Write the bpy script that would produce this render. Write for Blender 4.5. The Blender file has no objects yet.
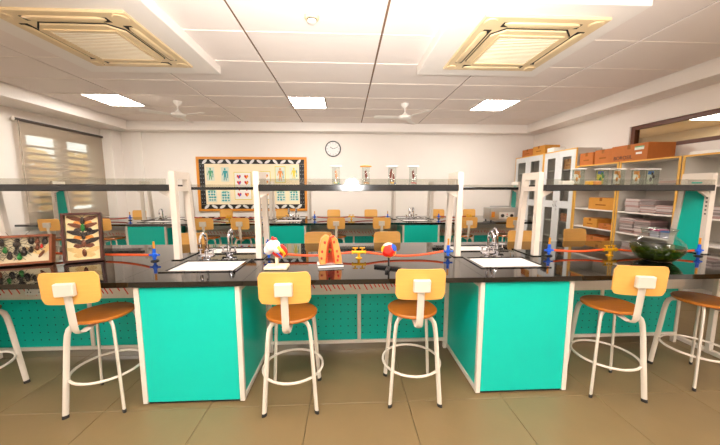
import bpy, bmesh, math, random
from mathutils import Vector, Matrix
PI = math.pi
random.seed(7)
S = bpy.context.scene
COL = S.collection

# ------------------------------------------------------------------ camera
cam_data = bpy.data.cameras.new('camera')
cam_data.sensor_fit = 'HORIZONTAL'; cam_data.sensor_width = 36.0
cam_data.lens = 36.0 * 293.0 / 720.0
cam_data.clip_start = 0.05
cam = bpy.data.objects.new('camera', cam_data); COL.objects.link(cam)
CAM_H = 1.43
cam.location = (0, 0, CAM_H)
cam.rotation_euler = (math.radians(90 - 6.5226), 0, math.radians(-2.718))
S.camera = cam

# ------------------------------------------------------------------ world, exposure
world = bpy.data.worlds.new('world'); S.world = world; world.use_nodes = True
bg = world.node_tree.nodes['Background']
bg.inputs[0].default_value = (0.86, 0.93, 1.0, 1); bg.inputs[1].default_value = 2.3
S.view_settings.view_transform = 'Standard'
S.view_settings.look = 'None'
S.view_settings.gamma = 1.0
S.view_settings.use_curve_mapping = False
S.view_settings.exposure = 0.78
LAMP_E = 30.0                       # emission of the ceiling light panels
# added fill lamp acting like a flash, just under the camera
fl = bpy.data.lights.new('camera_fill', 'POINT'); fl.energy = 14; fl.shadow_soft_size = 0.12
fl.color = (1.0, 0.95, 0.86)
flo = bpy.data.objects.new('camera_fill', fl); COL.objects.link(flo); flo.location = (0.0, -0.1, 1.15)

# second added lamp, aimed up to brighten the ceiling and bounce down
bf = bpy.data.lights.new('ceiling_fill', 'SPOT'); bf.energy = 950; bf.spot_size = math.radians(115); bf.spot_blend = 1.0; bf.shadow_soft_size = .1
bf.color = (1.0, .965, .93)
bfo = bpy.data.objects.new('ceiling_fill', bf); COL.objects.link(bfo); bfo.location = (.1, -.2, 1.5)
bfo.rotation_euler = (math.radians(138), 0, math.radians(-4))

# ------------------------------------------------------------------ materials
def lin(c):
    return tuple(((x/255)/12.92 if x/255 <= .04045 else (((x/255)+.055)/1.055)**2.4) for x in c) + (1,)
MATS = {}
def mat(name, rgb, rough=.5, metal=0.0, noise=None, bump=None, spec=None, coat=0, trans=0, ior=1.45, alpha=1, emit=0):
    if name in MATS: return MATS[name]
    m = bpy.data.materials.new(name); m.use_nodes = True
    nt = m.node_tree; b = nt.nodes['Principled BSDF']
    c = lin(rgb)
    b.inputs['Base Color'].default_value = c
    b.inputs['Roughness'].default_value = rough; b.inputs['Metallic'].default_value = metal
    if spec is not None: b.inputs['Specular IOR Level'].default_value = spec
    if coat: b.inputs['Coat Weight'].default_value = coat; b.inputs['Coat Roughness'].default_value = .08
    if trans: b.inputs['Transmission Weight'].default_value = trans; b.inputs['IOR'].default_value = ior
    if alpha < 1: b.inputs['Alpha'].default_value = alpha
    if emit:
        b.inputs['Emission Color'].default_value = c; b.inputs['Emission Strength'].default_value = emit
    tc = None
    if noise or bump:
        tc = nt.nodes.new('ShaderNodeTexCoord')
    if noise:
        sc, amt = noise[0], noise[1]
        stretch = noise[2] if len(noise) > 2 else (1, 1, 1)
        mp = nt.nodes.new('ShaderNodeMapping'); mp.inputs['Scale'].default_value = stretch
        nz = nt.nodes.new('ShaderNodeTexNoise'); nz.inputs['Scale'].default_value = sc; nz.inputs['Detail'].default_value = 4
        mx = nt.nodes.new('ShaderNodeMix'); mx.data_type = 'RGBA'
        mx.inputs[6].default_value = tuple(x*(1-amt) for x in c[:3]) + (1,)
        mx.inputs[7].default_value = tuple(min(1, x*(1+amt)) for x in c[:3]) + (1,)
        nt.links.new(tc.outputs['Object'], mp.inputs[0]); nt.links.new(mp.outputs[0], nz.inputs['Vector'])
        nt.links.new(nz.outputs['Fac'], mx.inputs[0]); nt.links.new(mx.outputs[2], b.inputs['Base Color'])
    if bump:
        nz2 = nt.nodes.new('ShaderNodeTexNoise'); nz2.inputs['Scale'].default_value = bump[0]; nz2.inputs['Detail'].default_value = 3
        bp = nt.nodes.new('ShaderNodeBump'); bp.inputs['Strength'].default_value = bump[1]; bp.inputs['Distance'].default_value = .01
        nt.links.new(tc.outputs['Object'], nz2.inputs['Vector']); nt.links.new(nz2.outputs['Fac'], bp.inputs['Height'])
        nt.links.new(bp.outputs[0], b.inputs['Normal'])
    MATS[name] = m
    return m

M_wall = mat('wall_paint', (238, 229, 220), .75, noise=(3, .015), bump=(90, .05))
M_white = mat('white_trim_paint', (240, 232, 224), .6, noise=(4, .01))
M_tile = mat('ceiling_tile_board', (236, 224, 216), .85, noise=(160, .06), bump=(220, .15))
M_gap = mat('ceiling_joint', (120, 92, 70), .8, noise=(8, .1))
M_bar = mat('ceiling_tee_bar', (240, 228, 216), .5, noise=(5, .02))
M_floor = mat('floor_tile_stone', (120, 100, 68), .38, noise=(5, .1), bump=(60, .04))
M_grout = mat('floor_grout', (104, 88, 62), .8, noise=(30, .1))
M_granite = mat('black_granite', (14, 13, 13), .035, noise=(240, .5), spec=.9)
M_shelfg = mat('black_granite_shelf', (24, 23, 24), .12, noise=(200, .6))
M_frame = mat('white_powder_coat', (216, 205, 192), .4, noise=(12, .02))
M_teal = mat('teal_laminate', (8, 188, 170), .32, noise=(6, .03), spec=.35)
M_chrome = mat('chrome', (215, 215, 220), .08, 1.0, noise=(20, .03))
M_steel = mat('brushed_steel', (190, 190, 190), .3, 1.0, noise=(60, .08, (1, 1, 12)))
M_ceram = mat('white_ceramic', (246, 242, 238), .15, noise=(8, .01))
M_ply = mat('plywood_backrest', (222, 166, 84), .38, noise=(9, .09, (1, 1, 9)))
M_seat = mat('varnished_seat_wood', (178, 106, 36), .25, noise=(7, .22, (1.2, 14, 1)), coat=.3)
M_stoolm = mat('stool_paint', (208, 198, 184), .38, noise=(15, .03))
M_black = mat('black_plastic', (18, 17, 18), .45, noise=(30, .2))
M_rubber = mat('black_rubber', (30, 28, 27), .7, noise=(30, .2))
M_blue = mat('blue_plastic', (10, 88, 205), .35, noise=(20, .08))
M_brass = mat('yellow_brass', (228, 170, 30), .3, .6, noise=(25, .08))
M_hose = mat('orange_rubber_hose', (224, 84, 28), .4, noise=(20, .08))
M_hose2 = mat('dark_red_rubber_hose', (168, 58, 34), .45, noise=(20, .08))
M_woodstick = mat('amber_handle', (214, 140, 30), .4, noise=(20, .1))
M_yellowwood = mat('yellow_edge_band', (226, 172, 76), .45, noise=(6, .08, (1, 1, 6)))
M_oak = mat('orange_frame_wood', (222, 142, 42), .45, noise=(8, .12, (6, 1, 6)))
M_dkwood = mat('dark_red_wood', (70, 28, 14), .4, noise=(8, .2, (5, 1, 5)))
M_mdwood = mat('brown_case_wood', (124, 62, 22), .4, noise=(8, .2, (5, 1, 5)))
M_brownf = mat('brown_window_frame', (96, 48, 14), .45, noise=(8, .15, (5, 5, 1)))
M_cab = mat('grey_white_cabinet_laminate', (214, 214, 212), .4, noise=(6, .02))
M_cabin = mat('cabinet_interior', (206, 200, 190), .6, noise=(6, .03))
M_card = mat('brown_cardboard', (184, 104, 40), .75, noise=(14, .1), bump=(60, .1))
M_card2 = mat('golden_cardboard', (200, 136, 48), .75, noise=(14, .1), bump=(60, .1))
M_tape = mat('packing_tape', (150, 92, 40), .25, noise=(14, .08))
M_paper = mat('paper_stack', (206, 194, 190), .8, noise=(60, .08, (1, 1, 14)))
M_paperw = mat('white_paper', (244, 240, 232), .8, noise=(20, .02))
M_cream = mat('cream_board', (250, 232, 196), .8, noise=(10, .03))
M_red = mat('red_print', (214, 44, 28), .5, noise=(20, .1))
M_pgreen = mat('green_print', (90, 168, 120), .6, noise=(20, .2))
M_pteal = mat('teal_print', (60, 160, 160), .6, noise=(20, .2))
M_pyel = mat('yellow_print', (226, 206, 70), .6, noise=(20, .1))
M_psage = mat('pale_poster_paper', (222, 226, 208), .7, noise=(20, .05))
M_pink = mat('pink_plastic', (232, 30, 130), .4, noise=(20, .05))
M_bluelid = mat('blue_lid_plastic', (40, 120, 215), .4, noise=(20, .05))
M_bin = mat('clear_plastic_bin', (200, 196, 214), .3, noise=(20, .05), alpha=.85)
M_acfascia = mat('cream_ac_plastic', (226, 200, 156), .4, noise=(6, .02))
M_acgrille = mat('cream_ac_grille', (250, 240, 218), .5, noise=(6, .03))
M_dark = mat('dark_void', (20, 18, 16), .8, noise=(10, .2))
M_fan = mat('fan_white', (240, 234, 226), .4, noise=(8, .02))
M_leaf = mat('foliage', (216, 178, 110), .7, noise=(3, .35), bump=(8, .8))
M_trunk = mat('bark', (96, 72, 50), .9, noise=(9, .2), bump=(20, .6))
M_ground = mat('outdoor_ground', (206, 170, 120), .9, noise=(2, .15))
M_beige = mat('beige_room_paint', (214, 186, 148), .8, noise=(3, .03))
M_alu = mat('window_aluminium', (186, 172, 156), .45, .3, noise=(9, .03))
M_skin = mat('model_flesh', (190, 70, 30), .35, noise=(30, .35))
M_fat = mat('model_pale_flesh', (232, 150, 78), .4, noise=(25, .15))
M_wht = mat('model_white', (226, 222, 218), .3, noise=(15, .03))
M_mred = mat('model_red', (222, 36, 24), .3, noise=(15, .1))
M_myel = mat('model_yellow', (246, 186, 40), .35, noise=(15, .1))
M_mblue = mat('model_blue', (40, 90, 190), .35, noise=(15, .1))
M_plant = mat('water_plant', (72, 92, 22), .6, noise=(12, .35))
M_insect = mat('dark_insect', (36, 24, 18), .35, noise=(60, .3))
M_wingb = mat('brown_wing', (104, 48, 12), .6, noise=(40, .35))
M_wingd = mat('dark_wing', (28, 12, 8), .6, noise=(40, .35))
M_wingp = mat('pale_wing', (222, 190, 130), .6, noise=(40, .15))
M_bgreen = mat('green_beetle', (30, 120, 50), .2, noise=(40, .2))
M_casebk = mat('case_lining', (246, 226, 178), .8, noise=(12, .03))
M_casebk2 = mat('case_lining_grey', (218, 206, 178), .8, noise=(12, .05))

def glass_mat(name, tint, rough=0.0, mixf=.86):
    m = bpy.data.materials.new(name); m.use_nodes = True; nt = m.node_tree
    for n in list(nt.nodes):
        if n.type != 'OUTPUT_MATERIAL': nt.nodes.remove(n)
    out = nt.nodes['Material Output']
    t = nt.nodes.new('ShaderNodeBsdfTransparent'); t.inputs[0].default_value = lin(tint)
    g = nt.nodes.new('ShaderNodeBsdfGlossy'); g.inputs['Roughness'].default_value = .04
    lw = nt.nodes.new('ShaderNodeLayerWeight'); lw.inputs['Blend'].default_value = .5
    pw = nt.nodes.new('ShaderNodeMath'); pw.operation = 'POWER'; pw.inputs[1].default_value = 4.0; nt.links.new(lw.outputs['Facing'], pw.inputs[0])
    fr = nt.nodes.new('ShaderNodeMath'); fr.operation = 'MULTIPLY_ADD'; fr.inputs[1].default_value = .55 if mixf > .5 else .2; fr.inputs[2].default_value = .04 if mixf > .5 else .012
    nt.links.new(pw.outputs[0], fr.inputs[0])
    mx = nt.nodes.new('ShaderNodeMixShader')
    nt.links.new(fr.outputs[0], mx.inputs[0]); nt.links.new(t.outputs[0], mx.inputs[1]); nt.links.new(g.outputs[0], mx.inputs[2])
    nt.links.new(mx.outputs[0], out.inputs[0])
    return m
M_glass = glass_mat('clear_glass', (238, 242, 240))
M_glassg = glass_mat('grey_cabinet_glass', (236, 237, 234))
M_caseg = glass_mat('case_glass', (252, 251, 248), 0, .2)
M_acryl = glass_mat('acrylic', (236, 236, 232))
M_water = glass_mat('tank_water', (186, 198, 120))

def sheer_mat(name, rgb, transp):
    m = bpy.data.materials.new(name); m.use_nodes = True; nt = m.node_tree
    for n in list(nt.nodes):
        if n.type != 'OUTPUT_MATERIAL': nt.nodes.remove(n)
    out = nt.nodes['Material Output']
    t = nt.nodes.new('ShaderNodeBsdfTransparent'); t.inputs[0].default_value = (1, .96, .90, 1)
    d = nt.nodes.new('ShaderNodeBsdfDiffuse')
    tc = nt.nodes.new('ShaderNodeTexCoord'); nz = nt.nodes.new('ShaderNodeTexNoise'); nz.inputs['Scale'].default_value = 220
    mp = nt.nodes.new('ShaderNodeMix'); mp.data_type = 'RGBA'
    c = lin(rgb); mp.inputs[6].default_value = tuple(x*.93 for x in c[:3])+(1,); mp.inputs[7].default_value = tuple(min(1, x*1.05) for x in c[:3])+(1,)
    nt.links.new(tc.outputs['Object'], nz.inputs['Vector']); nt.links.new(nz.outputs['Fac'], mp.inputs[0]); nt.links.new(mp.outputs[2], d.inputs[0])
    tr = nt.nodes.new('ShaderNodeBsdfTranslucent'); tr.inputs[0].default_value = lin(rgb)
    m1 = nt.nodes.new('ShaderNodeMixShader'); m1.inputs[0].default_value = .3
    nt.links.new(d.outputs[0], m1.inputs[1]); nt.links.new(tr.outputs[0], m1.inputs[2])
    m2 = nt.nodes.new('ShaderNodeMixShader'); m2.inputs[0].default_value = transp
    nt.links.new(m1.outputs[0], m2.inputs[1]); nt.links.new(t.outputs[0], m2.inputs[2]); nt.links.new(m2.outputs[0], out.inputs[0])
    return m
M_blind = sheer_mat('sheer_blind_fabric', (194, 182, 168), .55)

def perf_mat():
    m = mat('teal_perforated', (8, 176, 160), .36, noise=(6, .03), spec=.35)
    nt = m.node_tree; b = nt.nodes['Principled BSDF']
    src = b.inputs['Base Color'].links[0].from_socket
    tc = nt.nodes.new('ShaderNodeTexCoord')
    sx = nt.nodes.new('ShaderNodeSeparateXYZ'); nt.links.new(tc.outputs['Object'], sx.inputs[0])
    def cell(sock):
        a = nt.nodes.new('ShaderNodeMath'); a.operation = 'DIVIDE'; a.inputs[1].default_value = .065; nt.links.new(sock, a.inputs[0])
        f = nt.nodes.new('ShaderNodeMath'); f.operation = 'FRACT'; nt.links.new(a.outputs[0], f.inputs[0])
        s = nt.nodes.new('ShaderNodeMath'); s.operation = 'SUBTRACT'; s.inputs[1].default_value = .5; nt.links.new(f.outputs[0], s.inputs[0])
        q = nt.nodes.new('ShaderNodeMath'); q.operation = 'POWER'; q.inputs[1].default_value = 2; nt.links.new(s.outputs[0], q.inputs[0])
        return q.outputs[0]
    ad = nt.nodes.new('ShaderNodeMath'); ad.operation = 'ADD'
    nt.links.new(cell(sx.outputs[0]), ad.inputs[0]); nt.links.new(cell(sx.outputs[2]), ad.inputs[1])
    lt = nt.nodes.new('ShaderNodeMath'); lt.operation = 'LESS_THAN'; lt.inputs[1].default_value = .0085; nt.links.new(ad.outputs[0], lt.inputs[0])
    mx = nt.nodes.new('ShaderNodeMix'); mx.data_type = 'RGBA'; mx.inputs[7].default_value = lin((0, 70, 66))
    nt.links.new(lt.outputs[0], mx.inputs[0]); nt.links.new(src, mx.inputs[6]); nt.links.new(mx.outputs[2], b.inputs['Base Color'])
    return m
M_perf = perf_mat()
M_emit = mat('lit_diffuser', (255, 250, 244), .5, emit=LAMP_E)

# ------------------------------------------------------------------ mesh helpers
def R3(rx=0, ry=0, rz=0):
    return (Matrix.Rotation(rz, 3, 'Z') @ Matrix.Rotation(ry, 3, 'Y') @ Matrix.Rotation(rx, 3, 'X'))
class MB:
    def __init__(s): s.v = []; s.f = []
    def add(s, vs, fs, rot=None, loc=(0, 0, 0)):
        o = len(s.v); L = Vector(loc)
        for p in vs:
            p = Vector(p)
            if rot is not None: p = rot @ p
            s.v.append(p + L)
        for f in fs: s.f.append([i + o for i in f])
        return s
    def box(s, c, d, bev=0, rot=None):
        x, y, z = d[0]/2, d[1]/2, d[2]/2
        if not bev:
            vs = [(a*x, b*y, e*z) for a in (-1, 1) for b in (-1, 1) for e in (-1, 1)]
            fs = [(0, 1, 3, 2), (4, 6, 7, 5), (0, 4, 5, 1), (2, 3, 7, 6), (0, 2, 6, 4), (1, 5, 7, 3)]
            return s.add(vs, fs, rot, c)
        bev = min(bev, x*.95, y*.95, z*.95)
        vs = []; idx = {}
        for a in (-1, 1):
            for b in (-1, 1):
                for e in (-1, 1):
                    for k in range(3):
                        p = [a*(x-bev), b*(y-bev), e*(z-bev)]; p[k] = (a*x, b*y, e*z)[k]
                        idx[(a, b, e, k)] = len(vs); vs.append(p)
        fs = []
        for k in range(3):
            for sg in (-1, 1):
                q = []
                for u, w in ((-1, -1), (1, -1), (1, 1), (-1, 1)):
                    t = [0, 0, 0]; t[k] = sg; o = [i for i in range(3) if i != k]; t[o[0]] = u; t[o[1]] = w
                    q.append(idx[(t[0], t[1], t[2], k)])
                fs.append(q)
        for k in range(3):
            o = [i for i in range(3) if i != k]
            for u in (-1, 1):
                for w in (-1, 1):
                    t0 = [0, 0, 0]; t0[k] = -1; t0[o[0]] = u; t0[o[1]] = w
                    t1 = list(t0); t1[k] = 1
                    fs.append([idx[tuple(t0)+(o[0],)], idx[tuple(t1)+(o[0],)], idx[tuple(t1)+(o[1],)], idx[tuple(t0)+(o[1],)]])
        for a in (-1, 1):
            for b in (-1, 1):
                for e in (-1, 1): fs.append([idx[(a, b, e, k)] for k in range(3)])
        return s.add(vs, fs, rot, c)
    def b2(s, lo, hi, bev=0):
        return s.box([(a+b)/2 for a, b in zip(lo, hi)], [abs(b-a) for a, b in zip(lo, hi)], bev)
    def tube(s, pts, r, n=8, up=(0, 0, 1), closed=False, cap=True):
        pts = [Vector(p) for p in pts]; N = len(pts); rings = []
        up = Vector(up)
        for i, p in enumerate(pts):
            if closed: t = pts[(i+1) % N] - pts[i-1]
            else: t = pts[min(i+1, N-1)] - pts[max(i-1, 0)]
            t.normalize()
            a = up - t*up.dot(t)
            if a.length < 1e-3: a = Vector((1, 0, 0)) - t*t.x
            if a.length < 1e-3: a = Vector((0, 1, 0)) - t*t.y
            a.normalize(); b = t.cross(a)
            rr = r[i] if isinstance(r, list) else r
            ra, rb = rr if isinstance(rr, tuple) else (rr, rr)
            rings.append([p + a*(ra*math.cos(2*PI*k/n)) + b*(rb*math.sin(2*PI*k/n)) for k in range(n)])
        vs = [q for g in rings for q in g]; fs = []
        for i in range(N if closed else N-1):
            j = (i+1) % N
            for k in range(n): fs.append((i*n+k, i*n+(k+1) % n, j*n+(k+1) % n, j*n+k))
        if cap and not closed: fs += [tuple(range(n)), tuple((N-1)*n+k for k in range(n))]
        return s.add(vs, fs)
    def lathe(s, prof, n=20, loc=(0, 0, 0), rot=None, sx=1, sy=1, cap=True):
        vs = []; fs = []; m = len(prof)
        for r, z in prof:
            for k in range(n): vs.append((r*sx*math.cos(2*PI*k/n), r*sy*math.sin(2*PI*k/n), z))
        for i in range(m-1):
            for k in range(n): fs.append((i*n+k, i*n+(k+1) % n, (i+1)*n+(k+1) % n, (i+1)*n+k))
        if cap: fs += [tuple(range(n)), tuple((m-1)*n+k for k in range(n))]
        return s.add(vs, fs, rot, loc)
    def ell(s, c, r, n=12, m=8, rot=None, fn=None):
        vs = [(0, 0, -1)]
        for i in range(1, m):
            ph = -PI/2 + PI*i/m
            for k in range(n): vs.append((math.cos(ph)*math.cos(2*PI*k/n), math.cos(ph)*math.sin(2*PI*k/n), math.sin(ph)))
        vs.append((0, 0, 1)); T = len(vs)-1; fs = []
        for k in range(n):
            fs.append((0, 1+(k+1) % n, 1+k)); fs.append((T, 1+(m-2)*n+k, 1+(m-2)*n+(k+1) % n))
        for i in range(m-2):
            for k in range(n): fs.append((1+i*n+k, 1+i*n+(k+1) % n, 1+(i+1)*n+(k+1) % n, 1+(i+1)*n+k))
        out = []
        for p in vs:
            q = Vector(p)*(fn(Vector(p)) if fn else 1)
            out.append((q.x*r[0], q.y*r[1], q.z*r[2]))
        return s.add(out, fs, rot, c)
    def prism(s, poly, h, rot=None, loc=(0, 0, 0)):          # polygon in xy, extruded 0..h in z
        n = len(poly)
        vs = [(x, y, 0) for x, y in poly] + [(x, y, h) for x, y in poly]
        fs = [tuple(range(n)), tuple(range(n, 2*n))] + [(i, (i+1) % n, n+(i+1) % n, n+i) for i in range(n)]
        return s.add(vs, fs, rot, loc)
    def cells(s, xs, ys, keep, z0, z1, axes='xyz'):           # slab with rectangular holes
        vid = {}; vs = []; fs = []
        def P(i, j, k):
            if (i, j, k) not in vid: vid[(i, j, k)] = len(vs); vs.append((xs[i], ys[j], (z0, z1)[k]))
            return vid[(i, j, k)]
        nx, ny = len(xs)-1, len(ys)-1
        K = lambda i, j: 0 <= i < nx and 0 <= j < ny and keep(i, j)
        for i in range(nx):
            for j in range(ny):
                if not K(i, j): continue
                fs.append([P(i, j, 1), P(i+1, j, 1), P(i+1, j+1, 1), P(i, j+1, 1)])
                fs.append([P(i, j, 0), P(i, j+1, 0), P(i+1, j+1, 0), P(i+1, j, 0)])
                if not K(i-1, j): fs.append([P(i, j, 0), P(i, j, 1), P(i, j+1, 1), P(i, j+1, 0)])
                if not K(i+1, j): fs.append([P(i+1, j, 0), P(i+1, j+1, 0), P(i+1, j+1, 1), P(i+1, j, 1)])
                if not K(i, j-1): fs.append([P(i, j, 0), P(i+1, j, 0), P(i+1, j, 1), P(i, j, 1)])
                if not K(i, j+1): fs.append([P(i, j+1, 0), P(i, j+1, 1), P(i+1, j+1, 1), P(i+1, j+1, 0)])
        if axes != 'xyz':
            vs = [tuple(dict(zip(axes, v))[a] for a in 'xyz') for v in vs]
        return s.add(vs, fs)
    def mesh(s, name, m, smooth=35):
        me = bpy.data.meshes.new(name)
        me.from_pydata([tuple(v) for v in s.v], [], [tuple(f) for f in s.f]); me.validate()
        bm = bmesh.new(); bm.from_mesh(me); bmesh.ops.recalc_face_normals(bm, faces=bm.faces[:]); bm.to_mesh(me); bm.free()
        me.materials.append(m)
        if smooth:
            for p in me.polygons: p.use_smooth = True
            me.set_sharp_from_angle(angle=math.radians(smooth))
        return me
    def build(s, name, m, parent=None, loc=None, smooth=35):
        o = bpy.data.objects.new(name, s.mesh(name, m, smooth)); COL.objects.link(o)
        if parent is not None: o.parent = parent
        if loc is not None: o.location = loc
        return o
    def top(s, name, m, label, cat, loc, group=None, rz=0, smooth=35):
        o = s.build(name, m, None, loc, smooth); o.rotation_euler.z = rz
        return tag(o, label, cat, group)

def tag(o, label, cat, group=None, kind=None):
    o['label'] = label; o['category'] = cat
    if group: o['group'] = group
    if kind: o['kind'] = kind
    return o
def thing(name, label, cat, loc=(0, 0, 0), rz=0, group=None):
    o = bpy.data.objects.new(name, None); COL.objects.link(o)
    o.empty_display_size = .1
    o.location = loc; o.rotation_euler = (0, 0, rz)
    return tag(o, label, cat, group)
def inst(name, me, parent, loc=(0, 0, 0), rot=(0, 0, 0)):
    o = bpy.data.objects.new(name, me); COL.objects.link(o); o.parent = parent; o.location = loc; o.rotation_euler = rot
    return o
def dup(root, loc, rz, label, group=None):
    kids = {}
    def cp(o, par):
        c = o.copy(); COL.objects.link(c)
        if par is not None: c.parent = par
        for ch in list(o.children): cp(ch, c)
        return c
    r = cp(root, None); r.location = loc; r.rotation_euler = (0, 0, rz); r['label'] = label
    if group: r['group'] = group
    return r
def struct(o):
    o['kind'] = 'structure'; return o
def rrect(w, h, r, n=4):
    pts = []
    for cx, cy, a0 in ((w/2-r, h/2-r, 0), (-w/2+r, h/2-r, 90), (-w/2+r, -h/2+r, 180), (w/2-r, -h/2+r, 270)):
        for k in range(n+1):
            a = math.radians(a0 + 90*k/n); pts.append((cx+r*math.cos(a), cy+r*math.sin(a)))
    return pts
VERT = R3(PI/2)        # xy polygon -> xz plane, extrusion to -y

# ------------------------------------------------------------------ room shell
XL, XR, YB, YF, ZC = -5.6, 4.8, 7.45, -3.0, 2.98
fl_ob = struct(MB().b2((XL-.2, YF-.2, -.12), (XR+.2, YB+.2, -.012)).build('floor', M_grout))
ftile = MB().box((0, 0, 0), (.657, .657, .012), .0015).mesh('floor_tile', M_floor, 0)
for i in range(16):
    for j in range(10):
        inst('floor_tile', ftile, fl_ob, (XL + .4 + .66*i, 1.16 + .66*j - .33, -.006))
nt_x0 = YF
MB().b2((XL, YF, -.012), (XR, .5, 0)).build('floor_slab', M_floor, fl_ob)
# ceiling: dark backing, board tiles hung below it, white cross bars
CI_L, CI_R, CI_B = -5.0, 4.42, 7.15
ceil = struct(MB().b2((XL-.2, YF-.2, 2.992), (XR+.2, YB+.2, 3.1)).build('ceiling', M_gap))
gx = [-5.0, -3.73, -2.364, -.998, .371, 1.736, 3.101, 4.42]
gy = [CI_B] + [3.145 + .69*k for k in range(5, -10, -1)]
gy = [g for g in gy if g > YF]; gy.append(YF)
LX = {0: None, 1: -4.35, 3: -.998, 5: 2.43}
light_cells = []
LROWS = [(5.205, 5.905), (-.315, .375), (-2.385, -1.695)]
tile_cache = {}
for a in range(len(gx)-1):
    for b in range(len(gy)-1):
        x0, x1, y1, y0 = gx[a], gx[a+1], gy[b], gy[b+1]
        ym = (y0+y1)/2
        lit = any(r0-.05 < ym < r1+.05 for r0, r1 in LROWS) and a in (0, 3, 5)
        if lit:
            if a == 0: lx0, lx1 = x1-.63, x1-.012
            elif a == 3: lx0, lx1 = x0+.012, x0+.64
            else: lx0, lx1 = x1-.66, x1-.012
            light_cells.append(((lx0, lx1), (y0, y1)))
            if a == 3: x0 = lx1
            else: x1 = lx0
        w, d = round(x1-x0-.022, 3), round(y1-y0-.004, 3)
        if w < .02 or d < .02: continue
        if (w, d) not in tile_cache:
            tile_cache[(w, d)] = MB().box((0, 0, 0), (w, d, .014), .003).mesh('ceiling_tile', M_tile, 0)
        inst('ceiling_tile', tile_cache[(w, d)], ceil, ((x0+x1)/2, ym, ZC+.007))
for a in range(len(gx)-1):
    w = gx[a+1]-gx[a]-.03
    me = MB().box((0, 0, 0), (w, .016, .006), .002).mesh('tee_bar', M_bar, 0)
    for y in gy[1:-1]:
        inst('tee_bar', me, ceil, ((gx[a]+gx[a+1])/2, y, ZC-.0025))

# walls (left and right with window openings)
WY0, WY1, WZ0, WZ1 = 5.54, 6.98, .95, 2.46
ys = [YF-.2, WY0, WY1, YB]; zs = [-.012, WZ0, WZ1, 2.99]
struct(MB().cells(ys, zs, lambda i, j: not (i == 1 and j == 1), XL-.2, XL, 'yzx').build('wall_left', M_wall))
VY0, VY1, VZ0, VZ1 = 1.2, 4.88, 2.06, 2.47
ys2 = [YF-.2, VY0, VY1, YB]; zs2 = [-.012, VZ0, VZ1, 2.99]
struct(MB().cells(ys2, zs2, lambda i, j: not (i == 1 and j == 1), XR, XR+.16, 'yzx').build('wall_right', M_wall))
struct(MB().b2((XL-.2, YB, -.012), (XR+.16, YB+.15, 2.99)).build('wall_back', M_wall))
struct(MB().b2((XL, YF-.2, -.012), (XR, YF, 2.99)).build('wall_front', M_wall))
# dropped bulkheads round the ceiling, corner pilasters
struct(MB().b2((XL, CI_B, 2.785), (XR, YB, 2.99), .006).build('trim_1', M_white))
struct(MB().b2((XL, YF, 2.785), (CI_L, CI_B, 2.99), .006).build('trim_2', M_white))
struct(MB().b2((CI_R, YF, 2.785), (XR, CI_B, 2.99), .006).build('trim_3', M_white))
struct(MB().b2((XL, 7.14, 0), (-5.36, YB, 2.785), .006).build('trim_4', M_white))
struct(MB().b2((-5.1, 7.40, 0), (-4.87, YB, 2.785), .006).build('trim_5', M_white))

# left window
w1 = struct(MB().cells([WY0, WY0+.06, 6.17, 6.37, WY1-.06, WY1], [WZ0, WZ0+.06, WZ1-.06, WZ1],
    lambda i, j: not (i in (1, 3) and j == 1), XL-.14, XL-.06, 'yzx').build('window_1', M_alu))
for (y0, y1) in ((WY0+.06, 6.17), (6.37, WY1-.06)):
    MB().b2((XL-.105, y0, WZ0+.06), (XL-.099, y1, WZ1-.06)).build('pane', M_glass, w1)
    me = MB().box((0, 0, 0), (.014, y1-y0, .04), .003).mesh('grille_bar', mat('grille_paint', (120, 104, 88), .5, noise=(9, .05)))
    for k in range(1, 10):
        inst('grille_bar', me, w1, (XL-.125, (y0+y1)/2, WZ0+.06+k*.133))
# roller blind
bl = thing('roller_blind', 'sheer beige roller blind hanging over the window on the left wall', 'blind', (XL+.07, 6.3, .80))
MB().tube([(0, -.98, 1.80), (0, .80, 1.80)], .026, 12).build('roller_tube', mat('blind_tube', (70, 60, 52), .5, noise=(9, .1)), bl)
for yy in (-1.0, .82): MB().ell((0, yy, 1.80), (.035, .02, .038)).build('end_bracket', M_white, bl)
MB().b2((-.002, -.94, .03), (.0, .79, 1.79)).build('fabric', M_blind, bl)
MB().b2((-.012, -.94, 0), (.012, .79, .03), .004).build('bottom_rail', mat('blind_rail', (150, 136, 118), .5, noise=(9, .04)), bl)
MB().tube([(.03, -.97, 1.78), (.03, -.97, .4), (.03, -.955, .36), (.03, -.94, .4), (.03, -.94, 1.78)], .005, 6).build('pull_chain', M_alu, bl)
# outside the left window: ground and trees
struct(MB().b2((-22, -6, -.4), (XL-.2, 22, -.3)).build('ground', M_ground))
tspots = [(-8.6, 9.0, 2.5, .85), (-12.4, 12.3, 3.0, 1.4), (-9.4, 11.4, 2.5, .9), (-15.8, 17.6, 3.6, 1.7), (-11.1, 9.2, 2.5, 1.0)]
tl = ['nearest tree seen through the left blind', 'second tree outside the left window, behind the nearest one', 'low bushy tree outside the left window, right side',
      'tallest tree furthest off outside the left window', 'tree outside the left window at its left edge']
for (x, y, h, r), lb in zip(tspots, tl):
    t = thing('tree', lb, 'tree', (x, y, -.3), group='trees outside the left window')
    rnd = random.Random(int(x*10))
    MB().tube([(0, 0, 0), (.03, 0, h*.5), (0, .04, h*.8)], [.12, .09, .06], 8).build('trunk', M_trunk, t)
    m = MB()
    for k in range(46):
        a = rnd.random()*6.28; q = math.sqrt(rnd.random())*r*1.05
        m.ell((math.cos(a)*q, math.sin(a)*q, h*.45 + rnd.random()*h*.6), (r*rnd.uniform(.13, .27), r*.2, r*rnd.uniform(.1, .2)), 9, 6, fn=lambda p: 1+.13*rnd.uniform(-1, 1))
    m.build('crown', M_leaf, t, smooth=0)

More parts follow.
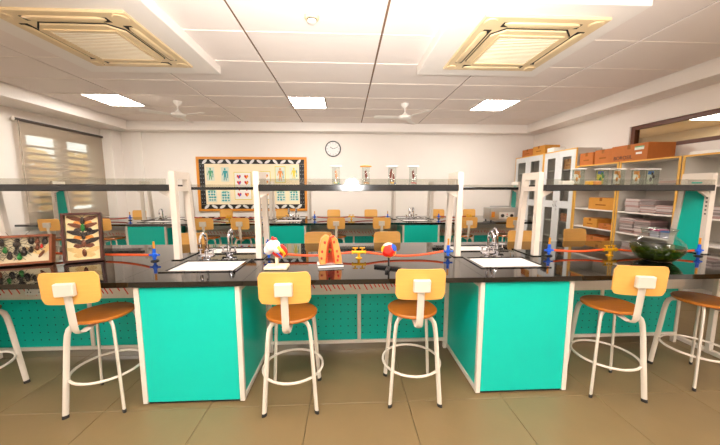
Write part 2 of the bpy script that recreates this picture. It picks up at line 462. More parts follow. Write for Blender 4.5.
# right borrowed-light window and the room beyond
w2 = struct(MB().cells([VY0, VY0+.07, VY1-.07, VY1], [VZ0, VZ0+.06, VZ1-.06, VZ1], lambda i, j: not (i == 1 and j == 1), XR+.03, XR+.11, 'yzx').build('window_2', M_brownf))
MB().b2((XR+.067, VY0+.07, VZ0+.06), (XR+.073, VY1-.07, VZ1-.06)).build('pane', M_glass, w2)
struct(MB().b2((9.2, -3.2, 0), (9.3, 9, 3.1)).build('wall_beyond', M_beige))
struct(MB().b2((XR+.16, -3.2, 3.0), (9.2, 9, 3.1)).build('ceiling_beyond', M_beige))
struct(MB().b2((XR+.16, 8.9, 0), (9.2, 9, 3.0)).build('wall_beyond_back', M_beige))
struct(MB().b2((XR+.16, -3.2, 0), (9.2, -3.1, 3.0)).build('wall_beyond_front', M_beige))
struct(MB().b2((XR+.16, -3.2, -.12), (9.3, 9, 0)).build('floor_beyond', M_floor))

# ------------------------------------------------------------------ ceiling fittings
def ceiling_light(x0, x1, y0, y1, z, label, group='recessed ceiling light panels'):
    t = thing('ceiling_light', label, 'ceiling light', ((x0+x1)/2, (y0+y1)/2, z), group=group)
    w, d = x1-x0, y1-y0
    MB().cells([-w/2, -w/2+.018, w/2-.018, w/2], [-d/2, -d/2+.018, d/2-.018, d/2], lambda i, j: not (i == 1 and j == 1), -.006, .011).build('frame', M_bar, t)
    MB().b2((-w/2+.018, -d/2+.018, .0), (w/2-.018, d/2-.018, .008)).build('diffuser', M_emit, t)
names = {5: 'back row', 0: 'row just above the camera', -2: 'row behind the camera'}
for (x0, x1), (y0, y1) in light_cells:
    side = 'left' if x0 < -2 else ('middle' if x0 < 1 else 'right')
    row = 'near the back wall' if y0 > 4 else ('overhead behind the picture edge' if y0 > -1 else 'at the rear of the room behind the camera')
    ceiling_light(x0+.002, x1-.002, y0+.004, y1-.004, ZC, f'{side} square white ceiling light panel {row}')
ceiling_light(7.3, 8.6, 5.6, 6.5, 2.985, 'ceiling light panel seen through the brown framed high window', None)

def cassette(loc, bw, bd, fx, fy, label):
    t = thing('ceiling_air_conditioner', label, 'air conditioner', loc, group='ceiling cassette units')
    MB().b2((-bw/2, -bd/2, 0), (bw/2, bd/2, .1), .006).build('plenum_box', M_white, t)
    f = 1.1/2
    oct_ = lambda h, c: [(h, -h+c), (h, h-c), (h-c, h), (-h+c, h), (-h, h-c), (-h, -h+c), (-h+c, -h), (h-c, -h)]
    MB().box((fx, fy, -.0125), (1.1, 1.1, .024), .008).build('fascia', M_acfascia, t)
    MB().prism(oct_(.384, .1), .006, loc=(fx, fy, -.0305)).build('shadow_gap', M_dark, t)
    cen = MB().prism(oct_(.375, .1), .022, loc=(fx, fy, -.046)).build('centre_panel', M_acfascia, t)
    MB().cells([fx-.31, fx-.285, fx+.285, fx+.31], [fy-.31, fy-.285, fy+.285, fy+.31], lambda i, j: not (i == 1 and j == 1), -.056, -.046).build('grille_frame', M_acfascia, cen)
    g = MB()
    for k in range(19): g.box((fx, fy-.27+.03*k, -.049), (.57, .022, .004), 0, R3(.25))
    g = g.build('grille_slats', M_acgrille, cen); g['kind'] = 'stuff'
    for k in range(4):
        r = R3(0, 0, k*PI/2)
        a = r @ Vector((0, -.435, 0))
        MB().box((a.x+fx, a.y+fy, -.0255), (.70, .07, .004), 0, r).build('air_slot', M_dark, t)
        # bulging flap
        prof = [(-.036, 0), (-.026, -.012), (0, -.017), (.026, -.012), (.036, 0)]
        vs = []; fs = []
        for i, xx in enumerate((-.335, -.29, 0, .29, .335)):
            sc = .35 if abs(xx) > .3 else 1
            for py, pz in prof: vs.append((xx, py*sc, pz*sc))
        for i in range(4):
            for j in range(4): fs.append((i*5+j, i*5+j+1, (i+1)*5+j+1, (i+1)*5+j))
            fs.append((i*5, (i+1)*5, (i+1)*5+4, i*5+4))
        a = r @ Vector((0, -.452, 0))
        MB().add(vs, fs, r, (a.x+fx, a.y+fy, -.0285)).build('louvre_flap', M_acfascia, t)
        c = r @ Vector((-.47, -.47, 0))
        MB().lathe([(.055, -.004), (.06, 0), (.06, .006)], 14, (c.x+fx, c.y+fy, -.03)).build('corner_cap', M_acfascia, t)
    return t
cassette((-2.37, 3.23, 2.88), 1.58, 1.54, .02, -.03, 'left ceiling cassette air conditioner with cream fascia on white box')
cassette((1.68, 3.15, 2.88), 1.54, 1.5, .04, -.04, 'right ceiling cassette air conditioner with cream fascia on white box')

def fan(loc, az, label):
    t = thing('ceiling_fan', label, 'ceiling fan', loc, group='white ceiling fans')
    MB().lathe([(.075, 0), (.07, -.02), (.03, -.07), (.014, -.075)], 18).build('canopy', M_fan, t)
    MB().tube([(0, 0, -.06), (0, 0, -.2)], .012, 10).build('down_rod', M_fan, t)
    MB().lathe([(.014, -.15), (.04, -.17), (.06, -.2), (.115, -.215), (.12, -.24), (.1, -.262), (.03, -.275)], 22).build('motor', M_fan, t)
    for k in range(3):
        a = az + k*2*PI/3
        r = R3(0, 0, a) @ R3(.18)
        b = MB().prism([(.1, -.02), (.17, -.05), (.55, -.062), (.57, -.04), (.57, .04), (.55, .062), (.17, .05), (.1, .02)], .006, r, (0, 0, -.243)).build('blade', M_fan, t)
fan((-2.99, 5.58, ZC), math.radians(-22), 'left white ceiling fan with three blades')
fan((1.09, 5.55, ZC), math.radians(-58), 'right white ceiling fan with three blades')
sd = thing('smoke_detector', 'small round cream smoke detector on the ceiling tiles', 'smoke detector', (-.3, 2.855, ZC))
MB().lathe([(.066, 0), (.066, -.02), (.055, -.032)], 24).build('base', M_acfascia, sd)
MB().lathe([(.04, -.03), (.042, -.045), (.03, -.056), (.01, -.058)], 20).build('sensor_head', M_white, sd)
MB().lathe([(.044, -.0315), (.044, -.037)], 20).build('vent_ring', M_dark, sd)

# ------------------------------------------------------------------ lab benches
TOPZ = .85
def workbench(tag_name, dy, x0, x1, joints, sinks, backs=True):
    """granite worktop in slabs, front edge at y = 1.84 + dy"""
    t = thing('worktop', f'glossy black granite worktop with white sinks on the {tag_name} laboratory bench', 'worktop', (0, dy, TOPZ))
    xsj = [x0] + joints + [x1]
    ya, yb = 1.84, 3.12
    holes = []
    for sxc in sinks:
        holes.append((sxc-.235, sxc+.235, 2.08, 2.38))
        if backs: holes.append((sxc-.235, sxc+.235, 2.66, 2.9))
    for a, b in zip(xsj[:-1], xsj[1:]):
        xs = sorted({a+.001, b-.001} | {v for h in holes for v in h[:2] if a < v < b})
        yy = sorted({ya, yb} | {v for h in holes for v in h[2:] if a < h[0] < b})
        def keep(i, j):
            cx, cy = (xs[i]+xs[i+1])/2, (yy[j]+yy[j+1])/2
            return not any(h[0] < cx < h[1] and h[2] < cy < h[3] for h in holes)
        MB().cells(xs, yy, keep, -.034, 0).build('slab', M_granite, t)
    for h in holes:
        m = MB(); tk = .012; zb = -.2
        m.b2((h[0], h[2], zb), (h[1], h[3], zb+tk))
        m.b2((h[0], h[2], zb+tk), (h[0]+tk, h[3], -.004)); m.b2((h[1]-tk, h[2], zb+tk), (h[1], h[3], -.004))
        m.b2((h[0]+tk, h[2], zb+tk), (h[1]-tk, h[2]+tk, -.004)); m.b2((h[0]+tk, h[3]-tk, zb+tk), (h[1]-tk, h[3], -.004))
        s_ = m.build('sink', M_ceram, t)
        MB().lathe([(.025, 0), (.03, .004), (.02, .005)], 14, ((h[0]+h[1])/2, (h[2]+h[3])/2, zb+tk)).build('drain', M_chrome, s_)
        MB().cells([h[0]-.03, h[0]-.004, h[1]+.004, h[1]+.03], [h[2]-.03, h[2]-.004, h[3]+.004, h[3]+.03],
                   lambda i, j: not (i == 1 and j == 1), 0, .006).build('rim', M_granite, s_)
    return t
def pedestal(x, dy, w, label, group):
    t = thing('sink_pedestal', label, 'cabinet', (x, 1.86+dy, 0), group=group)
    h = TOPZ-.034; d = 1.24; p = .032; a = w/2
    for sx in (-1, 1):
        for yy in (p/2, d/2, d-p/2):
            MB().box((sx*(a-p/2), yy, h/2+.005), (p, p, h-.01), .003).build('post', M_frame, t)
        for y0 in (p, d/2+p/2):
            MB().b2((sx*(a-.022), y0, .05), (sx*(a-.008), y0+d/2-1.5*p, h-.05)).build('side_panel', M_teal, t)
            MB().box((sx*(a-p/2), y0+(d/2-1.5*p)/2, .03), (p, d/2-1.5*p, .035), .003).build('rail', M_frame, t)
            MB().box((sx*(a-p/2), y0+(d/2-1.5*p)/2, h-.03), (p, d/2-1.5*p, .035), .003).build('rail', M_frame, t)
    for yy, s in ((.004, 1), (d-.018, -1)):
        MB().b2((-a+p+.001, yy, .02), (a-p-.001, yy+.014, h-.012), .003).build('end_panel', M_teal, t)
    MB().b2((-a+p, .02, 0), (a-p, .03, .02)).build('plinth', M_black, t)
    return t
random.seed(3)
def divider(xa, xb, dy, label, group, dashes=True, mid=True):
    t = thing('knee_space_divider', label, 'panel', ((xa+xb)/2, 2.48+dy, 0), group=group)
    w = xb-xa; a = w/2
    n = 2 if mid else 1
    MB().box((0, 0, .085), (w, .035, .03), .003).build('rail', M_frame, t)
    MB().box((0, 0, .535), (w, .035, .03), .003).build('rail', M_frame, t)
    ed = [-a+.015] + ([0.0] if mid else []) + [a-.015]
    for e in ed: MB().box((e, 0, .31), (.03, .034, .42), .003).build('upright', M_frame, t)
    for e0, e1 in zip(ed[:-1], ed[1:]):
        MB().b2((e0+.016, -.006, .101), (e1-.016, .006, .519)).build('perforated_panel', M_perf, t)
    for e in (ed[0], ed[-1]): MB().box((e, 0, .035), (.03, .034, .07), .002).build('foot', M_frame, t)
    rw = MB().b2((-a, -.03, .55), (a, .03, .645), .004).build('cable_raceway', M_frame, t)
    MB().b2((-a, -.032, .645), (a, .032, .665), .003).build('raceway_cap', M_frame, t)
    MB().box((0, 0, (.665+TOPZ-.034)/2), (w, .02, TOPZ-.034-.665), .002).build('upper_panel', M_cab, t)
    if dashes:
        m = MB(); x = -a+.08
        while x < a-.08:
            ln = random.uniform(.04, .07)
            m.box((x, -.0305, .598+random.uniform(-.012, .012)), (.009, .002, ln), 0, R3(0, -.5))
            x += random.choice((.033, .036, .04, .06))
        d_ = m.build('printed_red_dashes', M_red, rw); d_['kind'] = 'stuff'
    return t
def socket(par_x, dy, z, label):
    t = thing('power_socket', label, 'socket', (par_x, 2.449+dy, z))
    MB().box((0, -.003, 0), (.16, .005, .062), .002).build('plate', M_wht, t)
    for dx in (-.045, .045):
        for px, pz in ((0, .012), (-.012, -.008), (.012, -.008)):
            MB().box((dx+px, -.0062, pz), (.007, .002, .009)).build('pin_hole', M_black, t)
    return t

FR = 'front'; BK = 'back'
workbench(FR, 0, -3.9, 3.32, [-3.0, -1.44, -.66, .91, 1.71], [-1.045, 1.255, -3.3])
pedestal(-1.02, 0, .665, 'teal pedestal cabinet under the front bench sink, left one', 'front bench pedestals')
pedestal(1.225, 0, .655, 'teal pedestal cabinet under the front bench sink, right one', 'front bench pedestals')
pedestal(-3.3, 0, .615, 'teal pedestal cabinet of the front bench beyond the left picture edge', 'front bench pedestals')
divider(-2.96, -1.356, 0, 'teal perforated divider with red dashed raceway left of left pedestal', 'front bench dividers')
divider(-.68, .90, 0, 'teal perforated divider with red dashed raceway between the front pedestals', 'front bench dividers')
divider(1.562, 3.09, 0, 'teal perforated divider with plain raceway right of right pedestal', 'front bench dividers', dashes=False)
socket(2.62, 0, .598, 'white twin power socket behind the right stools')
socket(-2.55, 0, .598, 'white twin power socket behind the far left stool')
# right end frame of the front bench
ef = thing('bench_end_frame', 'white steel end frame at the right end of front bench', 'frame', (3.17, 1.86, 0))
for yy in (.02, .42, 1.22): MB().box((0, yy, (TOPZ-.034)/2), (.04, .036, TOPZ-.034), .003).build('post', M_frame, ef)
for z in (.02, TOPZ-.055):
    for y0, y1 in ((.038, .402), (.438, 1.202)): MB().b2((-.02, y0, z-.018), (.02, y1, z+.018), .003).build('rail', M_frame, ef)

DB = 3.16
workbench(BK, DB, -5.4, 3.42, [-3.72, -3.0, -1.45, -.71, .93, 1.66], [-3.35, -1.05, 1.29])
for px, lb in ((-3.35, 'leftmost teal pedestal cabinet of the back bench'), (-1.02, 'middle teal pedestal cabinet of the back bench'), (1.31, 'right teal pedestal cabinet of the back bench')):
    pedestal(px, DB, .66, lb, 'back bench pedestals')
for a, b, lb in ((-5.35, -3.69, 'back bench knee-space divider left of the leftmost pedestal'), (-3.01, -1.36, 'back bench knee-space divider between left and middle pedestals'),
                 (-.68, .97, 'back bench knee-space divider between middle and right pedestals'), (1.65, 3.38, 'back bench knee-space divider right of the right pedestal')):
    divider(a, b, DB, lb, 'back bench dividers')

# ------------------------------------------------------------------ reagent racks: shelf on upright frames
def plate_frame(end, thick=.045):
    """upright frame in the y-z plane: vertical front leg, rear leg raked back, header with slot"""
    m = MB(); H = .72
    a = thick/2
    R = R3(0, 0, PI/2) @ R3(PI/2)      # polygon x->y, y->z, extrude -> x
    def pr(poly): m.prism(poly, thick, R, (-a, 0, 0))
    pr([(0, 0), (.042, 0), (.042, H), (0, H)])
    pr([(.255, 0), (.297, 0), (.232, H), (.188, H)])
    pr([(.0425, .56), (.202, .56), (.1975, .60), (.0425, .60)])
    pr([(.0425, .66), (.192, .66), (.1875, H), (.0425, H)])
    return m
def rack(xa, xb, dy, label, group, ends=(False, False), slotside=0):
    t = thing('reagent_rack', label, 'shelf', ((xa+xb)/2, 2.42+dy, TOPZ+.001), group=group)
    hw = (xb-xa)/2
    for s, e in ((-1, ends[0]), (1, ends[1])):
        fr = plate_frame(e).build('upright_frame', M_frame, t, (s*hw, 0, 0))
        MB().b2((-.04, -.012, 0), (.04, .31, .006)).build('foot_plate', M_granite, fr)
        if e:
            R = R3(0, 0, PI/2) @ R3(PI/2)
            MB().prism([(.043, .01), (.254, .01), (.203, .56), (.043, .56)], .02, R, (-.01, 0, 0)).build('teal_infill', M_teal, fr)
            MB().prism([(.043, .60), (.197, .60), (.192, .66), (.043, .66)], .02, R, (-.01, 0, 0)).build('header_infill', M_frame, fr)
            MB().box((-.0115, .12, .635), (.003, .08, .014)).build('slot', M_teal, fr)
            for k in range(5): MB().box((-s*.0235, .021, .5-.035*k), (.003, .012, .012)).build('socket_hole', M_black, fr)
    sh = MB().b2((-hw+.024, -.03, .563), (hw-.024, .24, .615), .004).build('shelf_board', M_shelfg, t)
    for s in (-1, 1):
        R = R3(PI/2)
        xx = s*(hw-.024)
        MB().prism([(xx, .562), (xx-s*.085, .562), (xx-s*.085, .554), (xx, .505)], .02, R, (0, .03, 0)).build('bracket', M_frame, t)
    MB().b2((-hw+.03, -.027, .6155), (hw-.03, -.023, .66)).build('guard_strip', M_acryl, t)
    return t
g1 = 'reagent racks on the front bench'; g2 = 'reagent racks on the back bench'
rack(-2.97, -1.385, 0, 'black reagent shelf on white frames, left end of front bench', g1)
rack(-.725, .955, 0, 'black reagent shelf on white frames, middle of front bench, four specimen jars', g1)
rack(1.645, 3.20, 0, 'black reagent shelf with teal end panel, right end of front bench', g1, (False, True))
rack(-5.3, -3.75, DB, 'black reagent shelf with teal end panel, left end of back bench', g2, (True, False))
rack(-2.98, -1.42, DB, 'black reagent shelf on back bench before the notice board', g2)
rack(-.71, .93, DB, 'black reagent shelf on back bench below the wall clock', g2)
rack(1.66, 3.36, DB, 'black reagent shelf with teal end panel, right end of back bench', g2, (False, True))

# ------------------------------------------------------------------ taps, gas fittings, hoses
def faucet_proto():
    t = thing('gooseneck_tap', '', 'tap', (0, 0, TOPZ), group='chrome gooseneck laboratory taps')
    MB().lathe([(.03, 0), (.03, .008), (.017, .014), (.016, .07), (.012, .075)], 16).build('body', M_chrome, t)
    MB().box((0, 0, .028), (.13, .03, .03), .008).build('valve_block', M_chrome, t)
    pts = [(0, 0, .07), (0, 0, .15)]
    for k in range(9):
        a = PI - PI*k/8; pts.append((0, -.045+.045*-math.cos(a)*-1*-1 if False else -.045-.045*math.cos(a)*-1*-1, .16+.055*math.sin(a)))
    pts = [(0, 0, .07), (0, 0, .15)] + [(0, -.05+.05*math.cos(PI*k/9), .16+.055*math.sin(PI*k/9)) for k in range(10)] + [(0, -.1, .135)]
    MB().tube(pts, .0105, 10, up=(1, 0, 0)).build('spout', M_chrome, t)
    MB().tube([(0, -.1, .14), (0, -.1, .115)], [.013, .009], 10).build('nozzle', M_chrome, t)
    for s in (-1, 1):
        h = MB().tube([(s*.05, 0, .04), (s*.05, 0, .075)], .008, 8)
        h.box((s*.05, 0, .078), (.05, .012, .01), .003, R3(0, 0, .5*s)); h.build('handle', M_chrome, t)
    return t
f0 = faucet_proto(); first = True
fa = [(-1.17, 2.47, 0, 'nearer chrome gooseneck tap behind the left front sink'), (-1.03, 2.585, PI, 'farther chrome gooseneck tap of the left front sink pair'),
      (1.24, 2.47, 0, 'nearer chrome gooseneck tap behind the right front sink'), (1.38, 2.585, PI, 'farther chrome gooseneck tap of the right front sink pair'),
      (-3.42, 5.62, 0, 'left tap of the pair at the leftmost back bench sink'), (-3.26, 5.75, PI, 'right tap of the pair at the leftmost back bench sink'),
      (-1.08, 5.62, 0, 'left tap of the pair at the middle back bench sink'), (-.98, 5.75, PI, 'right tap of the pair at the middle back bench sink'),
      (1.22, 5.62, 0, 'left tap of the pair at the right back bench sink'), (1.34, 5.75, PI, 'right tap of the pair at the right back bench sink')]
for x, y, rz, lb in fa:
    if first: f0.location = (x, y, TOPZ); f0['label'] = lb; f0.rotation_euler.z = rz; first = False
    else: dup(f0, (x, y, TOPZ), rz, lb)
def gas_proto():
    t = thing('gas_tap', '', 'gas tap', (0, 0, TOPZ), group='blue gas taps')
    MB().lathe([(.03, 0), (.03, .006), (.02, .012)], 14).build('flange', M_black, t)
    MB().lathe([(.011, .01), (.011, .03), (.017, .034), (.017, .062), (.012, .068), (.012, .1), (.007, .104)], 14).build('valve_body', M_blue, t)
    MB().tube([(-.04, 0, .05), (.04, 0, .05)], .008, 10).build('hose_tail', M_blue, t)
    MB().tube([(0, 0, .1), (0, 0, .16)], .008, 8).build('lever', M_woodstick, t)
    return t
g0 = gas_proto(); first = True
gt = [(-2.57, 2.52, 'blue gas tap behind the low spider and beetle case'), (-1.55, 2.40, 'blue gas tap beside the left upright frame, left of left sink'), (-.645, 2.43, 'blue gas tap behind the heart model'),
      (.872, 2.43, 'blue gas tap left of the right front sink'), (1.765, 2.43, 'blue gas tap right of the right front sink'),
      (3.06, 2.36, 'blue gas tap at the right bench end beside glass bowl'),
      (-4.0, 5.6, 'blue gas tap left of leftmost back bench sink'), (-2.88, 5.6, 'blue gas tap right of leftmost back bench sink'),
      (-1.62, 5.6, 'blue gas tap left of the middle back bench sink'), (-.6, 5.6, 'blue gas tap right of the middle back bench sink'),
      (.8, 5.6, 'blue gas tap left of the right back bench sink'), (1.8, 5.6, 'blue gas tap right of the right back bench sink')]
for x, y, lb in gt:
    if first: g0.location = (x, y, TOPZ); g0['label'] = lb; first = False
    else: dup(g0, (x, y, TOPZ), 0, lb)
def manifold_proto():
    t = thing('brass_valve', '', 'valve', (0, 0, TOPZ), group='yellow brass gas valves')
    MB().lathe([(.028, 0), (.028, .006), (.012, .012), (.012, .055)], 12).build('stem', M_brass, t)
    MB().tube([(-.06, 0, .052), (.06, 0, .052)], .013, 10, up=(0, 0, 1)).build('cross_pipe', M_brass, t)
    for s in (-1, 1):
        MB().tube([(s*.03, 0, .055), (s*.03, 0, .085)], .007, 8).box((s*.03, 0, .088), (.045, .012, .01), .003).build('handle', M_brass, t)
        MB().tube([(s*.048, 0, .052), (s*.06, 0, .052)], .018, 6, up=(0, 0, 1)).build('hose_nut', M_brass, t)
    return t
v0 = manifold_proto(); first = True
vv = [(.105, 2.42, 'yellow brass double valve in the middle of the front bench'), (2.31, 2.42, 'yellow brass double valve left of the glass bowl'),
      (-2.2, 5.6, 'yellow brass double valve on back bench before notice board'), (.1, 5.6, 'yellow brass double valve on back bench below clock'),
      (-4.65, 5.6, 'yellow brass double valve on back bench near the blind'), (2.4, 5.6, 'yellow brass double valve on back bench beside power unit')]
for x, y, lb in vv:
    if first: v0.location = (x, y, TOPZ); v0['label'] = lb; first = False
    else: dup(v0, (x, y, TOPZ), 0, lb)
def hose(pa, pb, sag, label, m=M_hose, r=.0095, bow=0, rise=0):
    pts = []
    for k in range(13):
        u = k/12; q = Vector(pa).lerp(Vector(pb), u)
        q.z -= sag*4*u*(1-u); q.y += bow*math.sin(u*PI) + .006*math.sin(u*9)
        q.z = max(q.z, TOPZ+r+.001)
        pts.append(q - Vector(pa))
    MB().tube(pts, r, 8).top('rubber_hose', m, label, 'hose', pa, 'gas hoses')
hz = TOPZ+.05
hose((-1.592, 2.4, hz), (-2.53, 2.52, hz), .02, 'orange hose running left from gas tap behind insect cases', bow=.07)
hose((-.605, 2.43, hz), (.045, 2.42, hz+.002), .02, 'orange hose from heart model to middle brass valve', bow=-.02)
hose((.165, 2.42, hz+.002), (.83, 2.43, hz), .03, 'orange hose from middle brass valve to tap by right sink', bow=-.02)
hose((1.807, 2.43, hz), (2.25, 2.42, hz+.002), .012, 'orange hose from right sink tap to the right brass valve')
hose((2.37, 2.42, hz+.002), (3.018, 2.36, hz), .02, 'orange hose from right brass valve behind glass bowl')
hose((-4.042, 5.6, hz), (-4.59, 5.6, hz), .02, 'dark red hose on back bench at left near the blind', M_hose2, .012)
hose((-2.838, 5.6, hz), (-2.26, 5.6, hz), .02, 'dark red hose on back bench, left below notice board', M_hose2, .012)
hose((-2.14, 5.6, hz), (-1.662, 5.6, hz), .02, 'dark red hose on back bench, right below notice board', M_hose2, .012)
hose((-.558, 5.6, hz), (.04, 5.6, hz), .02, 'dark red hose on back bench, left of the brass valve under clock', M_hose2, .012)
hose((.16, 5.6, hz), (.758, 5.6, hz), .02, 'dark red hose on back bench, right of the brass valve under clock', M_hose2, .012)
hose((1.842, 5.6, hz), (2.34, 5.6, hz), .02, 'dark red hose on back bench left of the power unit', M_hose2, .012)

# ------------------------------------------------------------------ stools
def stool_proto():
    t = thing('lab_stool', '', 'stool', (0, 0, 0))
    MB().lathe([(.12, .598), (.16, .600), (.168, .607), (.168, .616), (.160, .622), (.10, .6215), (.02, .6205)], 32).build('seat', M_seat, t)
    sq = math.sqrt(.5)
    for ax in (1, 3, 5, 7):
        a = ax*PI/4; d = Vector((math.cos(a), math.sin(a), 0)); up = Vector((-math.sin(a), math.cos(a), 0))
        pts = [d*.02+Vector((0, 0, .589)), d*.12+Vector((0, 0, .588)), d*.155+Vector((0, 0, .580)), d*.172+Vector((0, 0, .562)), d*.182+Vector((0, 0, .53)),
               d*.19+Vector((0, 0, .47)), d*.232+Vector((0, 0, .012))]
        lg = MB().tube(pts, (.009, .0165), 10, up=up).build('leg', M_stoolm, t)
        MB().tube([d*.2312+Vector((0, 0, .022)), d*.2335+Vector((0, 0, 0))], (.0105, .018), 10, up=up).build('rubber_foot', M_rubber, lg)
    MB().tube([(.198*math.cos(k*PI/18), .198*math.sin(k*PI/18), .235) for k in range(36)], .0085, 8, closed=True).build('foot_ring', M_stoolm, t)
    pts = [(0, -.02, .578), (0, -.12, .576), (0, -.19, .572), (0, -.225, .582), (0, -.245, .605), (0, -.252, .64), (0, -.268, .80), (0, -.275, .87)]
    MB().tube(pts, (.0215, .006), 8, up=(1, 0, 0)).build('back_post', M_stoolm, t)
    MB().box((0, -.285, .865), (.1, .03, .075), .004, R3(.06)).build('mount_plate', M_stoolm, t)
    # curved plywood back
    W, Hh, rc, n = .298, .19, .03, 20
    vs = []; fs = []
    for i in range(n+1):
        x = -W/2 + W*i/n
        e = max(0, abs(x)-(W/2-rc)); cut = rc - math.sqrt(max(0, rc*rc-e*e))
        z0, z1 = -Hh/2+cut, Hh/2-cut
        yy = .9*x*x
        for z in (z0, z1):
            vs.append((x, yy-.006+z*-.08, z)); vs.append((x, yy+.006+z*-.08, z))
    for i in range(n):
        a, b = i*4, (i+1)*4
        fs += [(a, b, b+2, a+2), (a+1, a+3, b+3, b+1), (a, a+1, b+1, b), (a+2, b+2, b+3, a+3)]
    fs += [(0, 2, 3, 1), (n*4, n*4+1, n*4+3, n*4+2)]
    MB().add(vs, fs, None, (0, -.262, .865)).build('backrest', M_ply, t)
    return t
st0 = stool_proto()
stools = [(-1.62, 1.955, math.radians(7), 'wooden lab stool with orange backrest left of the left teal pedestal', 'stools at the near side of front bench'),
          (-.365, 1.90, math.radians(2), 'wooden lab stool directly right of left pedestal, before heart model', 'stools at the near side of front bench'),
          (.452, 1.93, math.radians(-2), 'wooden lab stool in middle knee-space, nearest the right pedestal', 'stools at the near side of front bench'),
          (1.875, 1.93, math.radians(-11), 'wooden lab stool with pale backrest before the glass bowl', 'stools at the near side of front bench'),
          (2.65, 1.98, math.radians(-4), 'wooden lab stool cut off by the right picture edge', 'stools at the near side of front bench'),
          (-2.53, 1.97, math.radians(3), 'wooden lab stool cut off by the left picture edge', 'stools at the near side of front bench')]
ordw = ['first', 'second', 'third', 'fourth', 'fifth', 'sixth', 'seventh', 'eighth']
for k, x in enumerate((-1.63, -.30, .47, 1.97, 2.74)):
    stools.append((x, 2.95 if k < 4 else 3.08, PI+random.uniform(-.1, .1), f'stool facing camera on far side of front bench, {ordw[k]} from left', 'stools at the far side of front bench'))
for k, x in enumerate((-4.73, -3.93, -2.34, -1.73, -.17, .62, 2.08, 2.84)):
    stools.append((x, 5.08, random.uniform(-.12, .12), f'stool on near side of back bench, backrest to camera, {ordw[k]} from left', 'stools at the near side of back bench'))
for k, x in enumerate((-4.62, -2.73, -1.45, -.31, .58, 2.12, 2.9)):
    stools.append((x, 6.5, PI+random.uniform(-.12, .12), f'stool behind back bench by the wall, {ordw[k]} from left', 'stools at the far side of back bench'))
for k, (x, y, rz, lb, gr) in enumerate(stools):
    if k == 0:
        st0.location = (x, y, 0); st0.rotation_euler.z = rz; st0['label'] = lb; st0['group'] = gr
    else: dup(st0, (x, y, 0), rz, lb, gr)
# swivel stool glimpsed behind the right divider
sw = thing('swivel_stool', 'dark swivel stool with blue legs on casters behind right divider', 'stool', (2.82, 2.69, 0))
MB().lathe([(.02, .33), (.11, .335), (.12, .35), (.11, .37), (.02, .375)], 20).build('seat', mat('dark_teal_vinyl', (10, 80, 74), .4, noise=(9, .1)), sw)
MB().tube([(0, 0, .1), (0, 0, .33)], .022, 10).build('column', M_stoolm, sw)
for k in range(5):
    a = PI + .35 + k*2*PI/5; d = Vector((math.cos(a), math.sin(a), 0))
    lg = MB().tube([d*.02+Vector((0, 0, .115)), d*.08+Vector((0, 0, .105)), d*.13+Vector((0, 0, .085)), d*.155+Vector((0, 0, .07))], [.02, .018, .015, .012], 8).build('leg', mat('blue_steel', (40, 110, 190), .35, noise=(9, .06)), sw)
    MB().lathe([(.02, -.012), (.026, -.006), (.026, .006), (.02, .012)], 12, tuple(d*.158+Vector((0, 0, .0265))), R3(PI/2, 0, a)).box(tuple(d*.158+Vector((0, 0, .055))), (.02, .03, .03), .004).build('caster', M_black, lg)
#MORE
# ------------------------------------------------------------------ cabinets and bookcases along the right wall
FX = 4.3
def cabinet(y0, y1, label):
    """two-door glazed cabinet, front facing -x; local x = depth, y = width"""
    t = thing('glazed_cabinet', label, 'cabinet', (FX, y0, 0), group='grey glazed cabinets')
    w = y1-y0; H = 2.2; dp = .48
    m = MB(); m.b2((.02, 0, .06), (dp, .02, H)); m.b2((.02, w-.02, .06), (dp, w, H)); m.b2((dp-.012, .02, .06), (dp, w-.02, H))
    m.b2((.02, .02, H-.02), (dp-.012, w-.02, H)); m.b2((.02, .02, .06), (dp-.012, w-.02, .08)); m.b2((.05, .02, 0), (dp, w-.02, .06))
    m.build('carcass', M_cabin, t)
    for y in (0, w-.022): MB().b2((0, y, .06), (.0195, y+.022, H), .002).build('edge_band', M_yellowwood, t)
    MB().b2((0, .0225, H-.02), (.0195, w-.0225, H), .002).build('edge_band', M_yellowwood, t)
    for z in (.42, .76, 1.12, 1.45, 1.8): MB().b2((.04, .021, z), (dp-.02, w-.021, z+.018)).build('shelf', M_cabin, t)
    dw = (w-.05)/2
    for k in range(2):
        a = .025+k*dw; b = a+dw-.004
        q = .095
        d = MB().cells([a, a+q, b-q, b], [.07, .22, 1.05, 1.19, 2.06, H-.023], lambda i, j: not (i == 1 and j in (1, 3)), -.003, .017, 'yzx').build('door', M_cab, t)
        for z0, z1 in ((.22, 1.05), (1.19, 2.06)): MB().b2((.005, a+q, z0), (.009, b-q, z1)).build('glass_pane', M_glassg, d)
        hy = b-.035 if k == 0 else a+.035
        MB().tube([(-.003, hy, 1.07), (-.03, hy, 1.085), (-.036, hy, 1.13), (-.03, hy, 1.175), (-.003, hy, 1.19)], .007, 8, up=(0, 1, 0)).build('handle', M_chrome, d)
        if k == 0: MB().lathe([(.014, 0), (.014, .006), (.01, .008)], 12, (-.003, hy+.015, 1.02), R3(0, -PI/2)).build('lock', M_chrome, d)
    return t
cabinet(6.30, 7.36, 'grey two-door glazed cabinet in the back right corner')
cabinet(5.37, 6.28, 'grey two-door glazed cabinet beside the open bookcases')
SH = [.08, .41, .735, 1.06, 1.46]
